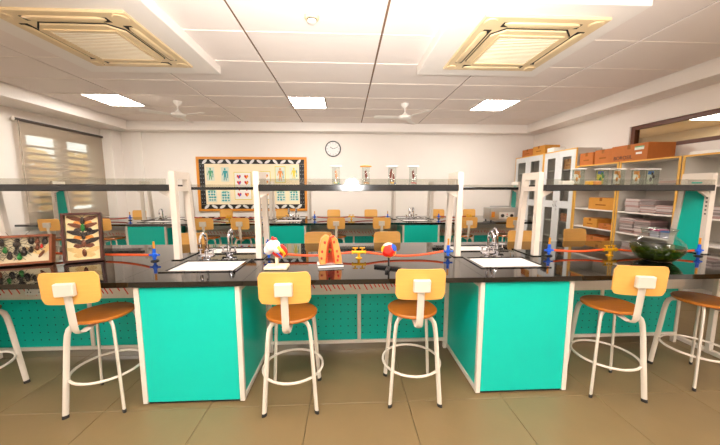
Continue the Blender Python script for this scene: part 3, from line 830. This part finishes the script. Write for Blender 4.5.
def bookcase(y0, y1, label):
    t = thing('bookcase', label, 'bookcase', (FX, y0, 0), group='open bookcases along the right wall')
    w = y1-y0; H = 1.855; dp = .47
    for y in (0, w-.025):
        s_ = MB().b2((.012, y, 0), (dp, y+.025, H)).build('side_panel', M_cabin, t)
        MB().b2((0, y-.002, 0), (.0118, y+.027, H), .002).build('edge_band', M_yellowwood, s_)
    MB().b2((dp-.012, .025, .05), (dp, w-.025, H)).build('back_panel', M_cabin, t)
    tp = MB().b2((.012, .0255, H-.022), (dp-.0125, w-.0255, H)).build('top_panel', M_cabin, t)
    MB().b2((0, .028, H-.022), (.0118, w-.028, H), .002).build('edge_band', M_yellowwood, tp)
    for z in SH: MB().b2((.014, .0255, z), (dp-.0125, w-.0255, z+.02), .002).build('shelf', M_white, t)
    return t
bookcase(4.50, 5.35, 'open bookcase with cardboard boxes beside the glazed cabinets')
bookcase(3.63, 4.48, 'middle open bookcase holding journal stacks and coloured bins')
bookcase(2.76, 3.61, 'open bookcase behind the teal rack end at right picture edge')

def carton(x, y, z, w, d, h, label, m=M_card, rz=0, text=None, stickers=False, group='brown cardboard boxes'):
    """w along y (facing the room), d along x"""
    t = thing('cardboard_box', label, 'box', (x, y, z), rz, group)
    MB().box((0, 0, h/2), (d, w, h), .004).build('carton', m, t)
    MB().box((0, 0, h+.0008), (d+.002, .05, .0015)).build('tape_strip', M_tape, t)
    MB().box((-d/2-.0008, 0, h*.86), (.0015, .05, h*.27)).build('tape_strip', M_tape, t)
    MB().box((0, -.0, h+.0001), (d*.9, .004, .0012)).build('flap_gap', M_black, t)
    if stickers:
        MB().box((-d/2-.001, -w*.28, h*.72), (.0015, .14, .05)).build('green_sticker', M_psage, t)
        MB().box((-d/2-.0018, -w*.28, h*.8), (.0015, .14, .016)).build('sticker_band', M_pgreen, t)
        MB().box((-d/2-.001, -w*.28, h*.42), (.0015, .09, .03)).build('white_sticker', M_paperw, t)
    if text:
        cu = bpy.data.curves.new('lettering', 'FONT'); cu.body = text; cu.size = .078; cu.extrude = .0008; cu.align_x = 'CENTER'
        tmp = bpy.data.objects.new('lettering', cu); COL.objects.link(tmp)
        me = bpy.data.meshes.new_from_object(tmp.evaluated_get(bpy.context.evaluated_depsgraph_get()))
        bpy.data.objects.remove(tmp); me.materials.clear(); me.materials.append(M_black)
        o = inst('printed_lettering', me, t, (-d/2-.002, w*.15, .03), (PI/2, 0, -PI/2))
    else:
        MB().box((-d/2-.0008, 0, h*.4), (.0015, w*.4, h*.1)).build('printed_band', M_tape, t)
    return t
TB = 1.856
carton(4.52, 6.98, 2.201, .40, .34, .17, 'brown box on the corner cabinet, left of two')
carton(4.52, 6.56, 2.201, .42, .34, .19, 'brown box on the corner cabinet, right of two', M_card2)
tag(MB().box((0, 0, .05), (.26, .2, .1), .004).build('white_packet', M_paperw, None, (4.5, 6.2, 2.201)), 'small white packet on the corner cabinet beside brown boxes', 'packet')
carton(4.52, 5.19, TB, .30, .36, .22, 'brown box on the bookcase, next to glazed cabinet')
carton(4.52, 4.85, TB, .33, .36, .235, 'brown box on the bookcase, left of the long lettered carton')
carton(4.53, 4.375, TB, .58, .42, .245, 'long brown carton with BOROSIL lettering on top of bookcases', M_card, 0, 'BOROSIL', True)
carton(4.48, 4.785, SH[3]+.021, .50, .32, .20, 'golden cardboard box on the third shelf of left bookcase', M_card2)
carton(4.48, 4.97, SH[2]+.021, .30, .32, .16, 'cardboard box on second shelf of left bookcase, left one', M_card2)
carton(4.48, 4.66, SH[2]+.021, .26, .32, .09, 'low cardboard box on second shelf of left bookcase, right one', M_card)
carton(4.48, 4.90, SH[1]+.021, .50, .32, .17, 'cardboard box on the lowest visible shelf of left bookcase', M_card)
carton(4.50, 5.66, 1.82, .24, .26, .20, 'orange box behind cabinet glass, upper shelf near bookcase', M_card2, 0)
carton(4.50, 5.70, 1.471, .26, .26, .13, 'brown box behind cabinet glass, shelf below the orange box', M_card, 0)
carton(4.50, 5.66, .781, .22, .26, .16, 'brown box behind the lower cabinet glass near bookcase', M_card, 0)
# flat packets on top of the bookcases
for k, (y, w, h, m, lb) in enumerate(((3.42, .30, .035, M_paperw, 'flat white packet on the right bookcase top beside the long carton'), (3.12, .24, .05, M_psage, 'flat pale green packet on the right bookcase top'),
                                      (2.9, .16, .06, M_pgreen, 'small green packet on the right bookcase top by picture edge'))):
    t = thing('flat_packet', lb, 'packet', (4.46, y, TB), .1*k)
    MB().box((0, 0, h/2), (.26, w, h), .003).build('wrapper', m, t)
    MB().box((0, 0, h+.0006), (.1, w*.9, .001)).build('label_strip', M_red if k == 0 else M_paperw, t)
# stacks of journals
rj = random.Random(5)
jm = MB().box((0, 0, 0), (.28, .22, .0135), .001).mesh('journal', M_paper, 0)
jms = [jm, MB().box((0, 0, 0), (.285, .215, .0125), .001).mesh('journal', mat('journal_grey', (150, 138, 134), .7, noise=(60, .1, (1, 1, 14))), 0), MB().box((0, 0, 0), (.275, .225, .0135), .001).mesh('journal', mat('journal_rose', (186, 150, 142), .7, noise=(60, .1, (1, 1, 14))), 0)]
jc = MB().box((0, 0, .0072), (.282, .222, .001)).mesh('cover', mat('journal_cover', (196, 168, 160), .5, noise=(8, .2)), 0)
ORD = ['topmost', 'second', 'third', 'fourth', 'fifth', 'sixth', 'seventh', 'eighth', 'ninth', 'tenth', 'eleventh', 'twelfth', 'thirteenth', 'fourteenth', 'fifteenth']
def stack(x, y, z, n, label, group):
    for k in range(n):
        o = bpy.data.objects.new('journal', rj.choice((jms[0], jms[0], jms[1], jms[2]))); COL.objects.link(o); tag(o, (ORD[0] + ' journal of' if k == n-1 else ORD[n-1-k] + ' journal from top of') + label[len('journal in'):], 'journal', group)
        o.location = (x+rj.uniform(-.01, .01), y+rj.uniform(-.012, .012), z+.0075+.0152*k); o.rotation_euler.z = rj.uniform(-.06, .06)
        c = bpy.data.objects.new('cover', jc); COL.objects.link(c); c.parent = o
for y, z, n, lb in ((4.24, SH[3]+.0205, 13, 'journal in the left tall stack on third shelf of middle bookcase'), (4.01, SH[3]+.0205, 12, 'journal in the second tall stack on third shelf of middle bookcase'),
                    (3.785, SH[3]+.0205, 8, 'journal in the short stack on third shelf of middle bookcase'), (4.31, SH[2]+.0205, 15, 'journal in the left stack on second shelf of middle bookcase'),
                    (4.07, SH[2]+.0205, 14, 'journal in the second stack on second shelf of middle bookcase'), (3.79, SH[4]+.0205, 5, 'journal in the low stack on top inner shelf of middle bookcase'),
                    (4.2, SH[1]+.0205, 12, 'journal in the stack on the lowest shelf of middle bookcase'), (3.3, SH[3]+.0205, 9, 'journal in the stack on third shelf of right bookcase'),
                    (3.1, SH[1]+.0205, 8, 'journal in the stack on lowest shelf of right bookcase')):
    stack(4.47, y, z, n, lb, lb.replace('journal in', 'journals in'))
def bin_(x, y, z, w, h, lidm, label):
    t = thing('storage_bin', label, 'bin', (x, y, z), group='lidded plastic bins')
    MB().box((0, 0, h/2), (.2, w, h), .008).build('tub', M_bin, t)
    MB().box((0, 0, h+.009), (.212, w+.012, .017), .005).build('lid', lidm, t)
bin_(4.42, 3.87, .7555-.0, .001+.13, .09, M_pink, 'clear bin with bright pink lid on middle bookcase')
bin_(4.42, 3.73, .7555, .13, .085, M_bluelid, 'clear bin with blue lid on middle bookcase')
tb = thing('wire_basket', 'pinkish basket of small papers standing behind the coloured bins', 'basket', (4.62, 3.76, .7555))
MB().box((0, 0, .10), (.16, .2, .2), .006).build('basket', mat('dusty_pink', (196, 130, 130), .6, noise=(30, .25)), tb)
for z in (.06, .11, .16): MB().box((-.081, 0, z), (.002, .18, .012)).build('slot', M_paper, tb)

# ------------------------------------------------------------------ back wall: notice board, posters, clock
BY = YB
nb = thing('notice_board', 'wood framed notice board with black and white leaf border on back wall', 'notice board', (-2.305, BY, 1.545))
bw, bh = 2.67, 1.33
MB().b2((-bw/2+.04, -.018, -bh/2+.04), (bw/2-.04, -.001, bh/2-.04)).build('backing_board', M_cream, nb)
for s in (-1, 1):
    MB().box((0, -.02, s*(bh/2-.03)), (bw, .036, .06), .004).build('frame_bar', M_oak, nb)
    MB().box((s*(bw/2-.03), -.02, 0), (.06, .036, bh-.121), .004).build('frame_bar', M_oak, nb)
    MB().box((0, -.0195, s*(bh/2-.115)), (bw-.125, .003, .11)).build('black_border', M_black, nb)
    MB().box((s*(bw/2-.125), -.0195, 0), (.125, .003, bh-.345)).build('black_border', M_black, nb)
leaf = [(-.085, 0), (-.05, .026), (0, .034), (.05, .026), (.085, 0), (.05, -.026), (0, -.034), (-.05, -.026)]
lm = MB().prism(leaf, .003, VERT).mesh('leaf', M_wht, 0)
for s in (-1, 1):
    for k in range(13):
        x = -bw/2+.2+k*(bw-.4)/12
        inst('leaf', lm, nb, (x, -.021, s*(bh/2-.115)), (0, (.5 if k % 2 else -.5)*(1 if k % 3 else 1.5), 0))
sq = MB().box((0, 0, 0), (.018, .003, .03)).mesh('border_fleck', mat('grey_fleck', (120, 124, 128), .7, noise=(9, .1)), 0)
for s in (-1, 1):
    for k in range(10):
        for j in (-1, 1): inst('border_fleck', sq, nb, (s*(bw/2-.125)+j*.03, -.0215, -.44+k*.098), (0, .3*j, 0))
def poster(x0, zt, x1, zb, label, kind, rim=None):
    w, h = x1-x0, zt-zb
    t = thing('poster', label, 'poster', ((x0+x1)/2, BY-.0185, (zt+zb)/2), group='posters on the notice board')
    if rim: MB().box((0, -.002, 0), (w+.03, .0015, h+.03)).build('rim_sheet', rim, t)
    MB().box((0, -.0035, 0), (w, .0015, h)).build('sheet', M_paperw if kind == 'hearts' else M_psage, t)
    y = -.0045
    if kind.startswith('body'):
        c = {'b': M_pgreen, 't': M_pteal, 'y': M_pyel, 'w': M_fat}[kind[-1]]
        m = MB(); m.ell((0, y, h*.36), (.022, .003, .028))
        m.prism([(-.04, h*.26), (.04, h*.26), (.025, -.02), (.03, -.05), (-.03, -.05), (-.025, -.02)], .003, VERT, (0, y, 0))
        for s in (-1, 1):
            m.prism([(s*.04, h*.26), (s*.075, -.02), (s*.06, -.03), (s*.028, h*.2)], .003, VERT, (0, y, 0))
            m.prism([(s*.003, -.05), (s*.03, -.05), (s*.035, -h*.42), (s*.018, -h*.42)], .003, VERT, (0, y, 0))
        m.build('printed_figure', c, t)
        MB().box((w*.3, y, 0), (.02, .001, h*.5)).build('printed_caption', M_pteal, t)
    elif kind == 'hearts':
        for i in range(2):
            for j in range(4):
                hm = [(0, -.05), (.045, 0), (.05, .03), (.03, .05), (0, .03), (-.03, .05), (-.05, .03), (-.045, 0)]
                MB().prism(hm, .002, VERT, ((i-.5)*w*.46, y, h*.34-j*h*.225)).build('printed_heart', M_red, t)
                MB().box(((i-.5)*w*.46+.02, y-.002, h*.34-j*h*.225), (.03, .001, .05)).build('printed_shade', M_mblue if i == 0 else M_myel, t)
    else:
        rr = random.Random(hash(label) % 999 if False else len(label)*7)
        m = MB()
        for i in range(3):
            for j in range(4):
                m.ell(((i-1)*w*.28+rr.uniform(-.01, .01), y, h*.33-j*h*.22), (rr.uniform(.02, .034), .002, rr.uniform(.015, .028)), 8, 5)
        m.build('printed_shapes', M_pteal, t)
        MB().box((0, y, h*.45), (w*.6, .001, .016)).build('printed_title', M_pgreen, t)
poster(-3.41, 1.96, -3.22, 1.63, 'poster of green human figure, first in top row of the notice board', 'body_b')
poster(-3.06, 1.96, -2.87, 1.61, 'poster of teal human figure, second in top row of the notice board', 'body_t')
poster(-2.74, 1.83, -2.35, 1.18, 'large poster with two columns of red hearts on notice board', 'hearts', M_pyel)
poster(-2.23, 1.85, -1.88, 1.18, 'large red heart poster partly hidden by white rack frame', 'hearts', M_pyel)
poster(-1.74, 1.97, -1.51, 1.60, 'pale figure poster with yellow edge, upper right of notice board', 'body_w', M_pyel)
poster(-1.40, 1.97, -1.18, 1.65, 'green and yellow poster in the top right corner of notice board', 'body_y')
poster(-3.41, 1.41, -3.19, 1.11, 'teal diagram poster in the bottom left corner of notice board', 'chart')
poster(-3.09, 1.39, -2.86, 1.10, 'teal diagram poster second from left in bottom row', 'chart')
poster(-1.73, 1.39, -1.51, 1.12, 'teal diagram poster second from right in bottom row', 'chart')
poster(-1.42, 1.39, -1.18, 1.13, 'teal diagram poster in the bottom right corner of notice board', 'chart')

ck = thing('wall_clock', 'round wall clock with black rim and white face', 'clock', (-.315, BY, 2.416), 0)
MB().lathe([(.165, 0), (.19, .005), (.195, .02), (.185, .034), (.172, .034), (.17, .02)], 36, (0, -.0005, 0), R3(PI/2), cap=False).build('rim', M_black, ck)
MB().lathe([(.17, .0), (.17, .018)], 36, (0, -.001, 0), R3(PI/2)).build('face', M_wht, ck)
for k in range(12):
    a = k*PI/6
    MB().box((.145*math.sin(a), -.0195, .145*math.cos(a)), (.008, .001, .028), 0, R3(0, a)).build('hour_mark', M_black, ck)
for a, l, wd in ((-1.0, .085, .012), (1.25, .12, .008)):
    MB().box((l/2*math.sin(a), -.022, l/2*math.cos(a)), (wd, .002, l), 0, R3(0, a)).build('hand', M_black, ck)

# ------------------------------------------------------------------ things on the benches
def insect_case(loc, rz, lean, w, h, label, back, frm):
    t = thing('insect_case', label, 'display case', loc, rz)
    R = R3(-lean)
    def bx(nm, c, d, m, par=None, bev=.002):
        o = MB().box(R @ Vector(c), d, bev, R).build(nm, m, t if par is None else par); return o
    dp = .05
    bx('lining', (0, dp-.012, h/2), (w-.02, .008, h-.02), back, bev=0)
    bx('back_board', (0, dp-.004, h/2), (w, .008, h), frm)
    bx('frame_bar', (0, dp/2-.006, .009), (w, dp, .018), frm); bx('frame_bar', (0, dp/2-.006, h-.009), (w, dp, .018), frm)
    for s in (-1, 1): bx('frame_bar', (s*(w/2-.009), dp/2-.006, h/2), (.018, dp, h-.0365), frm)
    bx('glass_pane', (0, .001, h/2), (w-.037, .003, h-.037), M_caseg, bev=0)
    return t, R
t, R = insect_case((-2.075, 2.37, TOPZ+.006), math.radians(26), math.radians(6), .24, .39, 'upright brown case of five pinned moths on front bench', M_casebk, M_dkwood)
wing1 = [(.004, .012), (.05, .03), (.105, .034), (.11, .022), (.07, .0), (.02, -.012), (.004, -.01)]
wing2 = [(.004, -.004), (.05, -.004), (.06, -.02), (.035, -.034), (.01, -.028)]
for k, (z, m, m2, sc, bd) in enumerate(((.325, M_wingb, M_oak, 1.0, M_wingd), (.27, M_wingb, M_wingd, .95, M_bgreen), (.21, M_wingd, M_oak, 1.05, M_wingd), (.145, M_wingd, M_wingb, 1.1, M_wingb), (.07, M_wingp, M_wingp, 1.15, M_wingb))):
    b = MB().ell(R @ Vector((0, .026, z)), (.014, .009, .032), 10, 7).build('moth', bd, t)
    for s in (-1, 1):
        MB().prism([(s*x*sc*.86, y*sc*1.05) for x, y in wing1], .002, R @ VERT, R @ Vector((0, .03, z+.008))).build('wing', m, b)
        MB().prism([(s*x*sc, y*sc*1.1) for x, y in wing2], .002, R @ VERT, R @ Vector((0, .033, z+.004))).build('wing', m2, b)
        MB().tube([R @ Vector((s*.003, .024, z+.03)), R @ Vector((s*.02, .024, z+.05))], .0012, 5).build('antenna', M_insect, b)
t, R = insect_case((-2.575, 2.245, TOPZ+.0105), math.radians(20), math.radians(12), .60, .225, 'low brown case of spiders and beetles at left picture edge', M_casebk2, M_mdwood)
def bug(x, z, s, m, legs=6, body=1.35, leglen=1.6):
    s *= 1.2
    b = MB().ell(R @ Vector((x, .026, z)), (.013*s, .010*s, .013*s*body), 10, 7).ell(R @ Vector((x, .026, z+.016*s*body)), (.009*s, .008*s, .009*s), 8, 6).build('beetle' if legs == 6 else 'spider', m, t)
    g = MB()
    for sd in (-1, 1):
        for k in range(legs//2):
            a = (k-(legs//2-1)/2)*.55
            e = Vector((math.cos(a)*sd, 0, math.sin(a)))
            p0 = Vector((x, .027, z+.006*s)); p1 = p0+e*.018*s*leglen*.6+Vector((0, -.004, .004*s)); p2 = p0+e*.018*s*leglen*1.15+Vector((0, .003, math.sin(a)*.012*s))
            g.tube([R @ p0, R @ p1, R @ p2], .0016*max(1, s*.6), 5)
    g.build('legs', M_insect, b)
bug(.085, .155, 1.5, M_insect, 8, 1.1, 2.7)
for x, z, s, m in ((.0, .165, 1.0, M_insect), (.165, .175, 1.15, M_insect), (.2, .17, 1.0, M_wingb), (.245, .17, 1.2, M_insect), (.02, .11, .9, M_bgreen), (.085, .095, 1.25, M_insect), (.125, .09, 1.2, M_wingd),
                   (.165, .105, .9, M_insect), (.2, .12, .9, M_wingb), (.225, .13, .6, M_mred), (.045, .065, 1.1, M_wingd), (.1, .055, 1.0, M_bgreen), (-.03, .1, 1.3, M_insect), (-.02, .055, .9, M_wingb), (-.08, .15, 1.3, M_insect), (-.12, .08, 1.2, M_insect), (-.2, .12, 1.3, M_wingd)):
    bug(x, z, s, m)
b = MB().ell(R @ Vector((.225, .027, .075)), (.01, .009, .034), 10, 7, R3(0, .6)).build('moth', M_wingb, t)
for s, q in ((-1, -.3), (1, 1.0)):
    MB().prism([(s*x*.95, y*1.1) for x, y in wing1], .002, R @ VERT @ R3(0, 0, q*.6), R @ Vector((.225, .032, .08))).build('wing', M_wingp, b)

# heart model
t = thing('heart_model', 'white, red and yellow anatomical heart model on cream stand', 'anatomical model', (-.51, 2.13, TOPZ+.0005))
MB().box((0, 0, .012), (.165, .11, .024), .005).build('base', M_cream, t)
MB().tube([(0, 0, .02), (0, 0, .09)], .012, 10).build('post', M_cream, t)
rz_ = R3(0, .5, 0)
hb = MB().ell((.02, 0, .125), (.062, .052, .055), 18, 12, rz_, lambda p: 1-.18*max(0, -p.z)).build('ventricle', M_mred, t)
m = MB()
for x, y, z, r in ((-.03, -.02, .165, .042), (.0, -.025, .18, .034), (-.055, -.01, .14, .034), (.015, -.04, .15, .03), (-.03, .02, .175, .035)): m.ell((x, y, z), (r, r*.9, r*1.05), 14, 9)
m.build('atria', M_wht, t)
MB().tube([(-.005, .01, .18), (-.01, .012, .215), (-.035, .012, .225)], [.016, .015, .013], 10).build('aorta', M_mred, t)
MB().tube([(-.05, 0, .17), (-.065, 0, .20), (-.06, 0, .215)], [.012, .012, .011], 10).build('vena_cava', M_mblue, t)
MB().tube([(.02, -.055, .17), (.05, -.05, .14), (.066, -.04, .115), (.05, -.045, .09)], [.012, .013, .011, .006], 10).build('fat_strip', M_myel, t)
MB().tube([(.005, -.053, .135), (.035, -.054, .11), (.05, -.046, .09)], .005, 8).build('vein', M_mblue, t)

# tissue section model: two thick folded flesh walls round a cavity
t = thing('tissue_model', 'tall folded orange flesh tissue model on white board', 'anatomical model', (-.125, 2.195, TOPZ+.0005), .15)
MB().box((0, 0, .008), (.19, .14, .016), .003).build('base', M_wht, t)
MB().box((0, -.062, .019), (.19, .012, .006), .001).build('base_edge', M_black, t)
R = VERT
lw = [(-.08, 0), (-.088, .07), (-.08, .14), (-.066, .195), (-.03, .225), (.0, .205), (-.012, .17), (-.02, .12), (-.028, .07), (-.022, .02), (-.03, 0)]
rw = [(.09, 0), (.084, .06), (.07, .13), (.056, .185), (.03, .215), (.0, .205), (.008, .17), (.014, .12), (.024, .06), (.03, .0)]
for nm, pl in (('left_wall', lw), ('right_wall', rw)):
    o = MB().prism(pl, .07, R, (0, .035, .0165)).build('flesh_wall', M_fat, t)
    bv = o.modifiers.new('bevel', 'BEVEL'); bv.width = .008; bv.segments = 2; bv.limit_method = 'ANGLE'
    ins = [(x*.9 + (-.002 if x < 0 else .002), z*.93+.004) for x, z in pl]
    MB().tube([(pl[-1][0], -.037, .03)] + [(x, -.037, z+.016) for x, z in pl[-4:0:-1][:3]], .008, 8, up=(0, 1, 0)).build('lining', M_skin, o)
MB().prism([(-.04, .0), (-.035, .07), (-.025, .12), (-.008, .18), (.006, .18), (.02, .12), (.034, .06), (.038, 0)], .02, R, (0, .03, .0165)).build('cavity_wall', M_skin, t)
for x, z, m_ in ((-.005, .09, M_bgreen), (.008, .12, M_mred), (-.012, .14, M_mred), (.004, .105, M_pyel), (-.008, .07, M_mred), (-.06, .1, M_mred), (-.065, .05, M_skin), (.06, .06, M_mred), (.05, .1, M_skin), (-.04, .17, M_mred), (.03, .17, M_skin), (.055, .03, M_mred)):
    yy = .008 if abs(x) < .02 else -.036
    MB().ell((x, yy, z+.016), (.009, .008, .012), 8, 6).build('printed_cell', m_, t)

# ball model on black stand
t = thing('eye_model', 'red, white and blue ball model on black forked stand', 'anatomical model', (.31, 2.09, TOPZ))
ball = MB().ell((.0, 0, .137), (.055, .055, .055), 20, 14).build('ball', M_wht, t)
for a, e, m_, r in ((-1.9, .2, M_mred, .034), (-1.3, -.35, M_mred, .03), (-1.5, .55, M_mred, .026), (-2.3, -.4, M_mred, .028), (-.7, .5, M_mblue, .03), (-.2, .2, M_mblue, .03), (-1.0, .05, M_mred, .022), (-.6, -.4, M_myel, .028), (-1.6, -.8, M_myel, .022), (-2.7, .3, M_myel, .026)):
    d = Vector((math.cos(a)*math.cos(e), math.sin(a)*math.cos(e), math.sin(e)))
    MB().lathe([(r, -.002), (r*.8, .004), (r*.2, .006)], 12, tuple(Vector((0, 0, .137))+d*.05), d.to_track_quat('Z', 'Y').to_matrix()).build('muscle_patch', m_, ball)
MB().tube([(0, 0, .018), (0, 0, .085)], .007, 8).build('post', M_black, t)
fk = MB()
for dx, dy in ((-.1, .05), (.085, -.03), (-.03, -.11)): 
    L = math.hypot(dx, dy); fk.box((dx/2, dy/2, .0095), (L, .026, .018), .003, R3(0, 0, math.atan2(dy, dx)))
fk.build('forked_base', M_black, t)

# glass bowl with water plants
BX, BYY = 2.515, 2.22
t = thing('glass_bowl', 'large round glass bowl of green water plants on front bench', 'bowl', (BX, BYY, TOPZ))
out = [(.10, .002), (.14, .008), (.19, .04), (.228, .085), (.236, .12), (.22, .155), (.18, .185), (.142, .205), (.136, .222), (.142, .245), (.152, .26)]
def shell(prof, n=40, sc=0):
    vs = []; fs = []
    for r, z in prof:
        r *= .72
        for k in range(n):
            rr = r*(1+sc*(math.cos(8*2*PI*k/n) if z > .2 else 0)); vs.append((rr*math.cos(2*PI*k/n), rr*math.sin(2*PI*k/n), z))
    for i in range(len(prof)-1):
        for k in range(n): fs.append((i*n+k, i*n+(k+1) % n, (i+1)*n+(k+1) % n, (i+1)*n+k))
    fs.append(tuple(range(n)))
    return MB().add(vs, fs)
shell(out + [(.148, .258), (.138, .245), (.132, .222)], 40, .03).build('glass_wall', M_glass, t, smooth=80)
MB().tube([(.109*math.cos(k*PI/20), .109*math.sin(k*PI/20), .26) for k in range(40)], .004, 6, closed=True).build('rim', M_glass, t)
wat = [(.098, .008), (.138, .014), (.186, .046), (.222, .088), (.229, .118), (.226, .128), (.01, .128)]
shell(wat).build('water', M_water, t, smooth=60)
rp = random.Random(11); m = MB()
for k in range(170):
    a = rp.random()*2*PI; q = .135*math.sqrt(rp.random()); zz = .02+.085*rp.random()
    q = min(q, .06+zz*.7)
    c = Vector((math.cos(a)*q, math.sin(a)*q, zz))
    pts = [c + Vector((rp.uniform(-.03, .03), rp.uniform(-.03, .03), rp.uniform(-.012, .014)))*u for u in (0, .5, 1, 1.3)]
    for p in pts:
        lim = .148 if p.z > .06 else .098
        r_ = math.hypot(p.x, p.y)
        if r_ > lim: p.x *= lim/r_; p.y *= lim/r_
        p.z = min(max(p.z, .018), .122)
    m.tube(pts, [.006, .008, .006, .003], 5)
o = m.build('water_plants', M_plant, None, (BX, BYY, TOPZ)); tag(o, 'tangle of dark green water plants inside the glass bowl', 'plants', None, 'stuff')

# specimen jars on the middle front rack
JZ = TOPZ+.617
def jar(x, y, lidm, spec, col, lb):
    t = thing('specimen_jar', lb, 'jar', (x, y, JZ), group='glass specimen jars on the middle shelf')
    MB().lathe([(.036, 0), (.038, .004), (.034, .01), (.034, .15)], 22, cap=False).build('glass_cylinder', M_glass, t)
    MB().lathe([(.034, .1505), (.05, .152), (.05, .16), (.03, .163)], 22).build('lid', lidm, t)
    s = MB()
    if spec == 'single': s.tube([(0, 0, .03), (.004, 0, .07), (-.002, 0, .115), (.003, 0, .13)], [.006, .011, .009, .004], 8)
    else:
        s.tube([(-.012, 0, .02), (-.014, 0, .08), (-.006, 0, .135)], [.006, .012, .007], 8); s.tube([(.01, 0, .02), (.013, .004, .06), (.008, 0, .1)], [.006, .011, .005], 8)
    s.build('specimen', mat('preserved_specimen_'+('pale' if col == 'p' else 'dark'), (222, 150, 110) if col == 'p' else (110, 46, 26), .5, noise=(30, .2)), t)
    MB().box((0, -.005, .016), (.035, .03, .012), .003).build('mount', {'p': M_pyel, 'd': M_oak, 'm': M_myel, 'r': M_mred}[col], t)
    MB().box((.02, -.02, .012), (.012, .012, .01), .002).build('marker', {'p': M_pteal, 'd': M_oak, 'm': M_mblue, 'r': M_red}[col], t)
jar(-.085, 2.55, M_wht, 'single', 'p', 'clear glass jar with pale specimen, leftmost on middle shelf')
jar(.171, 2.55, M_oak, 'single', 'd', 'glass specimen jar with brown lid on middle shelf')
jar(.400, 2.55, M_wht, 'double', 'm', 'glass jar with two dark red strips, third on middle shelf')
jar(.582, 2.55, M_wht, 'single', 'r', 'glass jar with one dark red strip, rightmost on middle shelf')
def tank(x, y, col, lb):
    t = thing('specimen_block', lb, 'jar', (x, y, JZ), group='clear specimen blocks on the right shelf')
    w = .075
    m = MB()
    for s in (-1, 1):
        m.b2((s*w/2-.002, -.025, 0), (s*w/2+.002, .025, .135)); m.b2((-w/2, s*.025-.002, 0), (w/2, s*.025+.002, .135))
    m.build('glass_walls', M_glass, t)
    MB().box((0, 0, .14), (w+.022, .066, .01), .002).build('lid', M_wht, t)
    MB().box((0, .015, .07), (w-.014, .002, .12)).build('backing_card', {'g': M_pyel, 'w': M_paperw, 'b': M_psage}[col], t)
    s = MB()
    for dx, z, r in ((-.012, .05, .012), (.012, .075, .011), (0, .1, .009)): s.ell((dx, .0, z), (r, .006, r*1.7), 8, 6)
    s.build('specimen', {'g': M_bgreen, 'w': M_oak, 'b': M_insect}[col], t)
    MB().box((0, .0138, .11), (w-.02, .001, .03)).build('printed_header', {'g': M_mblue, 'w': M_fat, 'b': M_bluelid}[col], t)
for x, c, lb in ((2.08, 'w', 'clear pale specimen block, leftmost on right shelf'), (2.30, 'g', 'clear block with yellow green card on right shelf'), (2.455, 'w', 'clear block with brown specimen, middle of right shelf'),
                 (2.64, 'w', 'clear block with orange specimen, fourth on right shelf'), (2.775, 'b', 'clear block with blue header, rightmost on right shelf')):
    tank(x, 2.56, c, lb)
for k, (x, w, m_, lb) in enumerate(((2.16, .04, M_myel, 'small yellow block beside leftmost specimen block on right shelf'), (2.225, .06, M_oak, 'small orange block left of the yellow green specimen block'), (1.95, .11, M_paperw, 'low white carton at left end of right shelf'))):
    t = thing('small_block', lb, 'block', (x, 2.53, JZ))
    MB().box((0, 0, .016), (w, .05, .032), .003).build('body', m_, t)
    MB().box((0, 0, .0335), (w*.9, .044, .003), .001).build('lid', M_paperw, t)

# power unit on the back bench
t = thing('power_unit', 'silver power supply unit with white socket plate on back bench', 'instrument', (2.86, 5.3, TOPZ+.0005))
MB().box((0, 0, .13), (.52, .26, .22), .008).build('housing', M_steel, t)
for sx in (-.22, .22):
    for sy in (-.1, .1): MB().tube([(sx, sy, 0), (sx, sy, .02)], .015, 8).build('foot', M_black, t)
MB().box((.05, -.134, .10), (.28, .006, .12), .002).build('socket_plate', M_wht, t)
for sx in (-.03, .14): 
    MB().lathe([(.03, 0), (.03, .012), (.02, .018)], 14, (sx, -.137, .10), R3(PI/2)).build('knob', M_black, t)
MB().lathe([(.01, 0), (.01, .004)], 10, (.055, -.137, .125), R3(PI/2)).build('red_lamp', M_mred, t)
MB().lathe([(.01, 0), (.01, .004)], 10, (.055, -.137, .085), R3(PI/2)).build('green_lamp', M_bgreen, t)
MB().box((-.2, -.133, .12), (.06, .006, .1), .002).build('orange_tag', M_oak, t)
MB().tube([(-.2, 0, .24), (-.2, 0, .262), (.2, 0, .262), (.2, 0, .24)], .008, 8).build('carry_handle', M_steel, t)
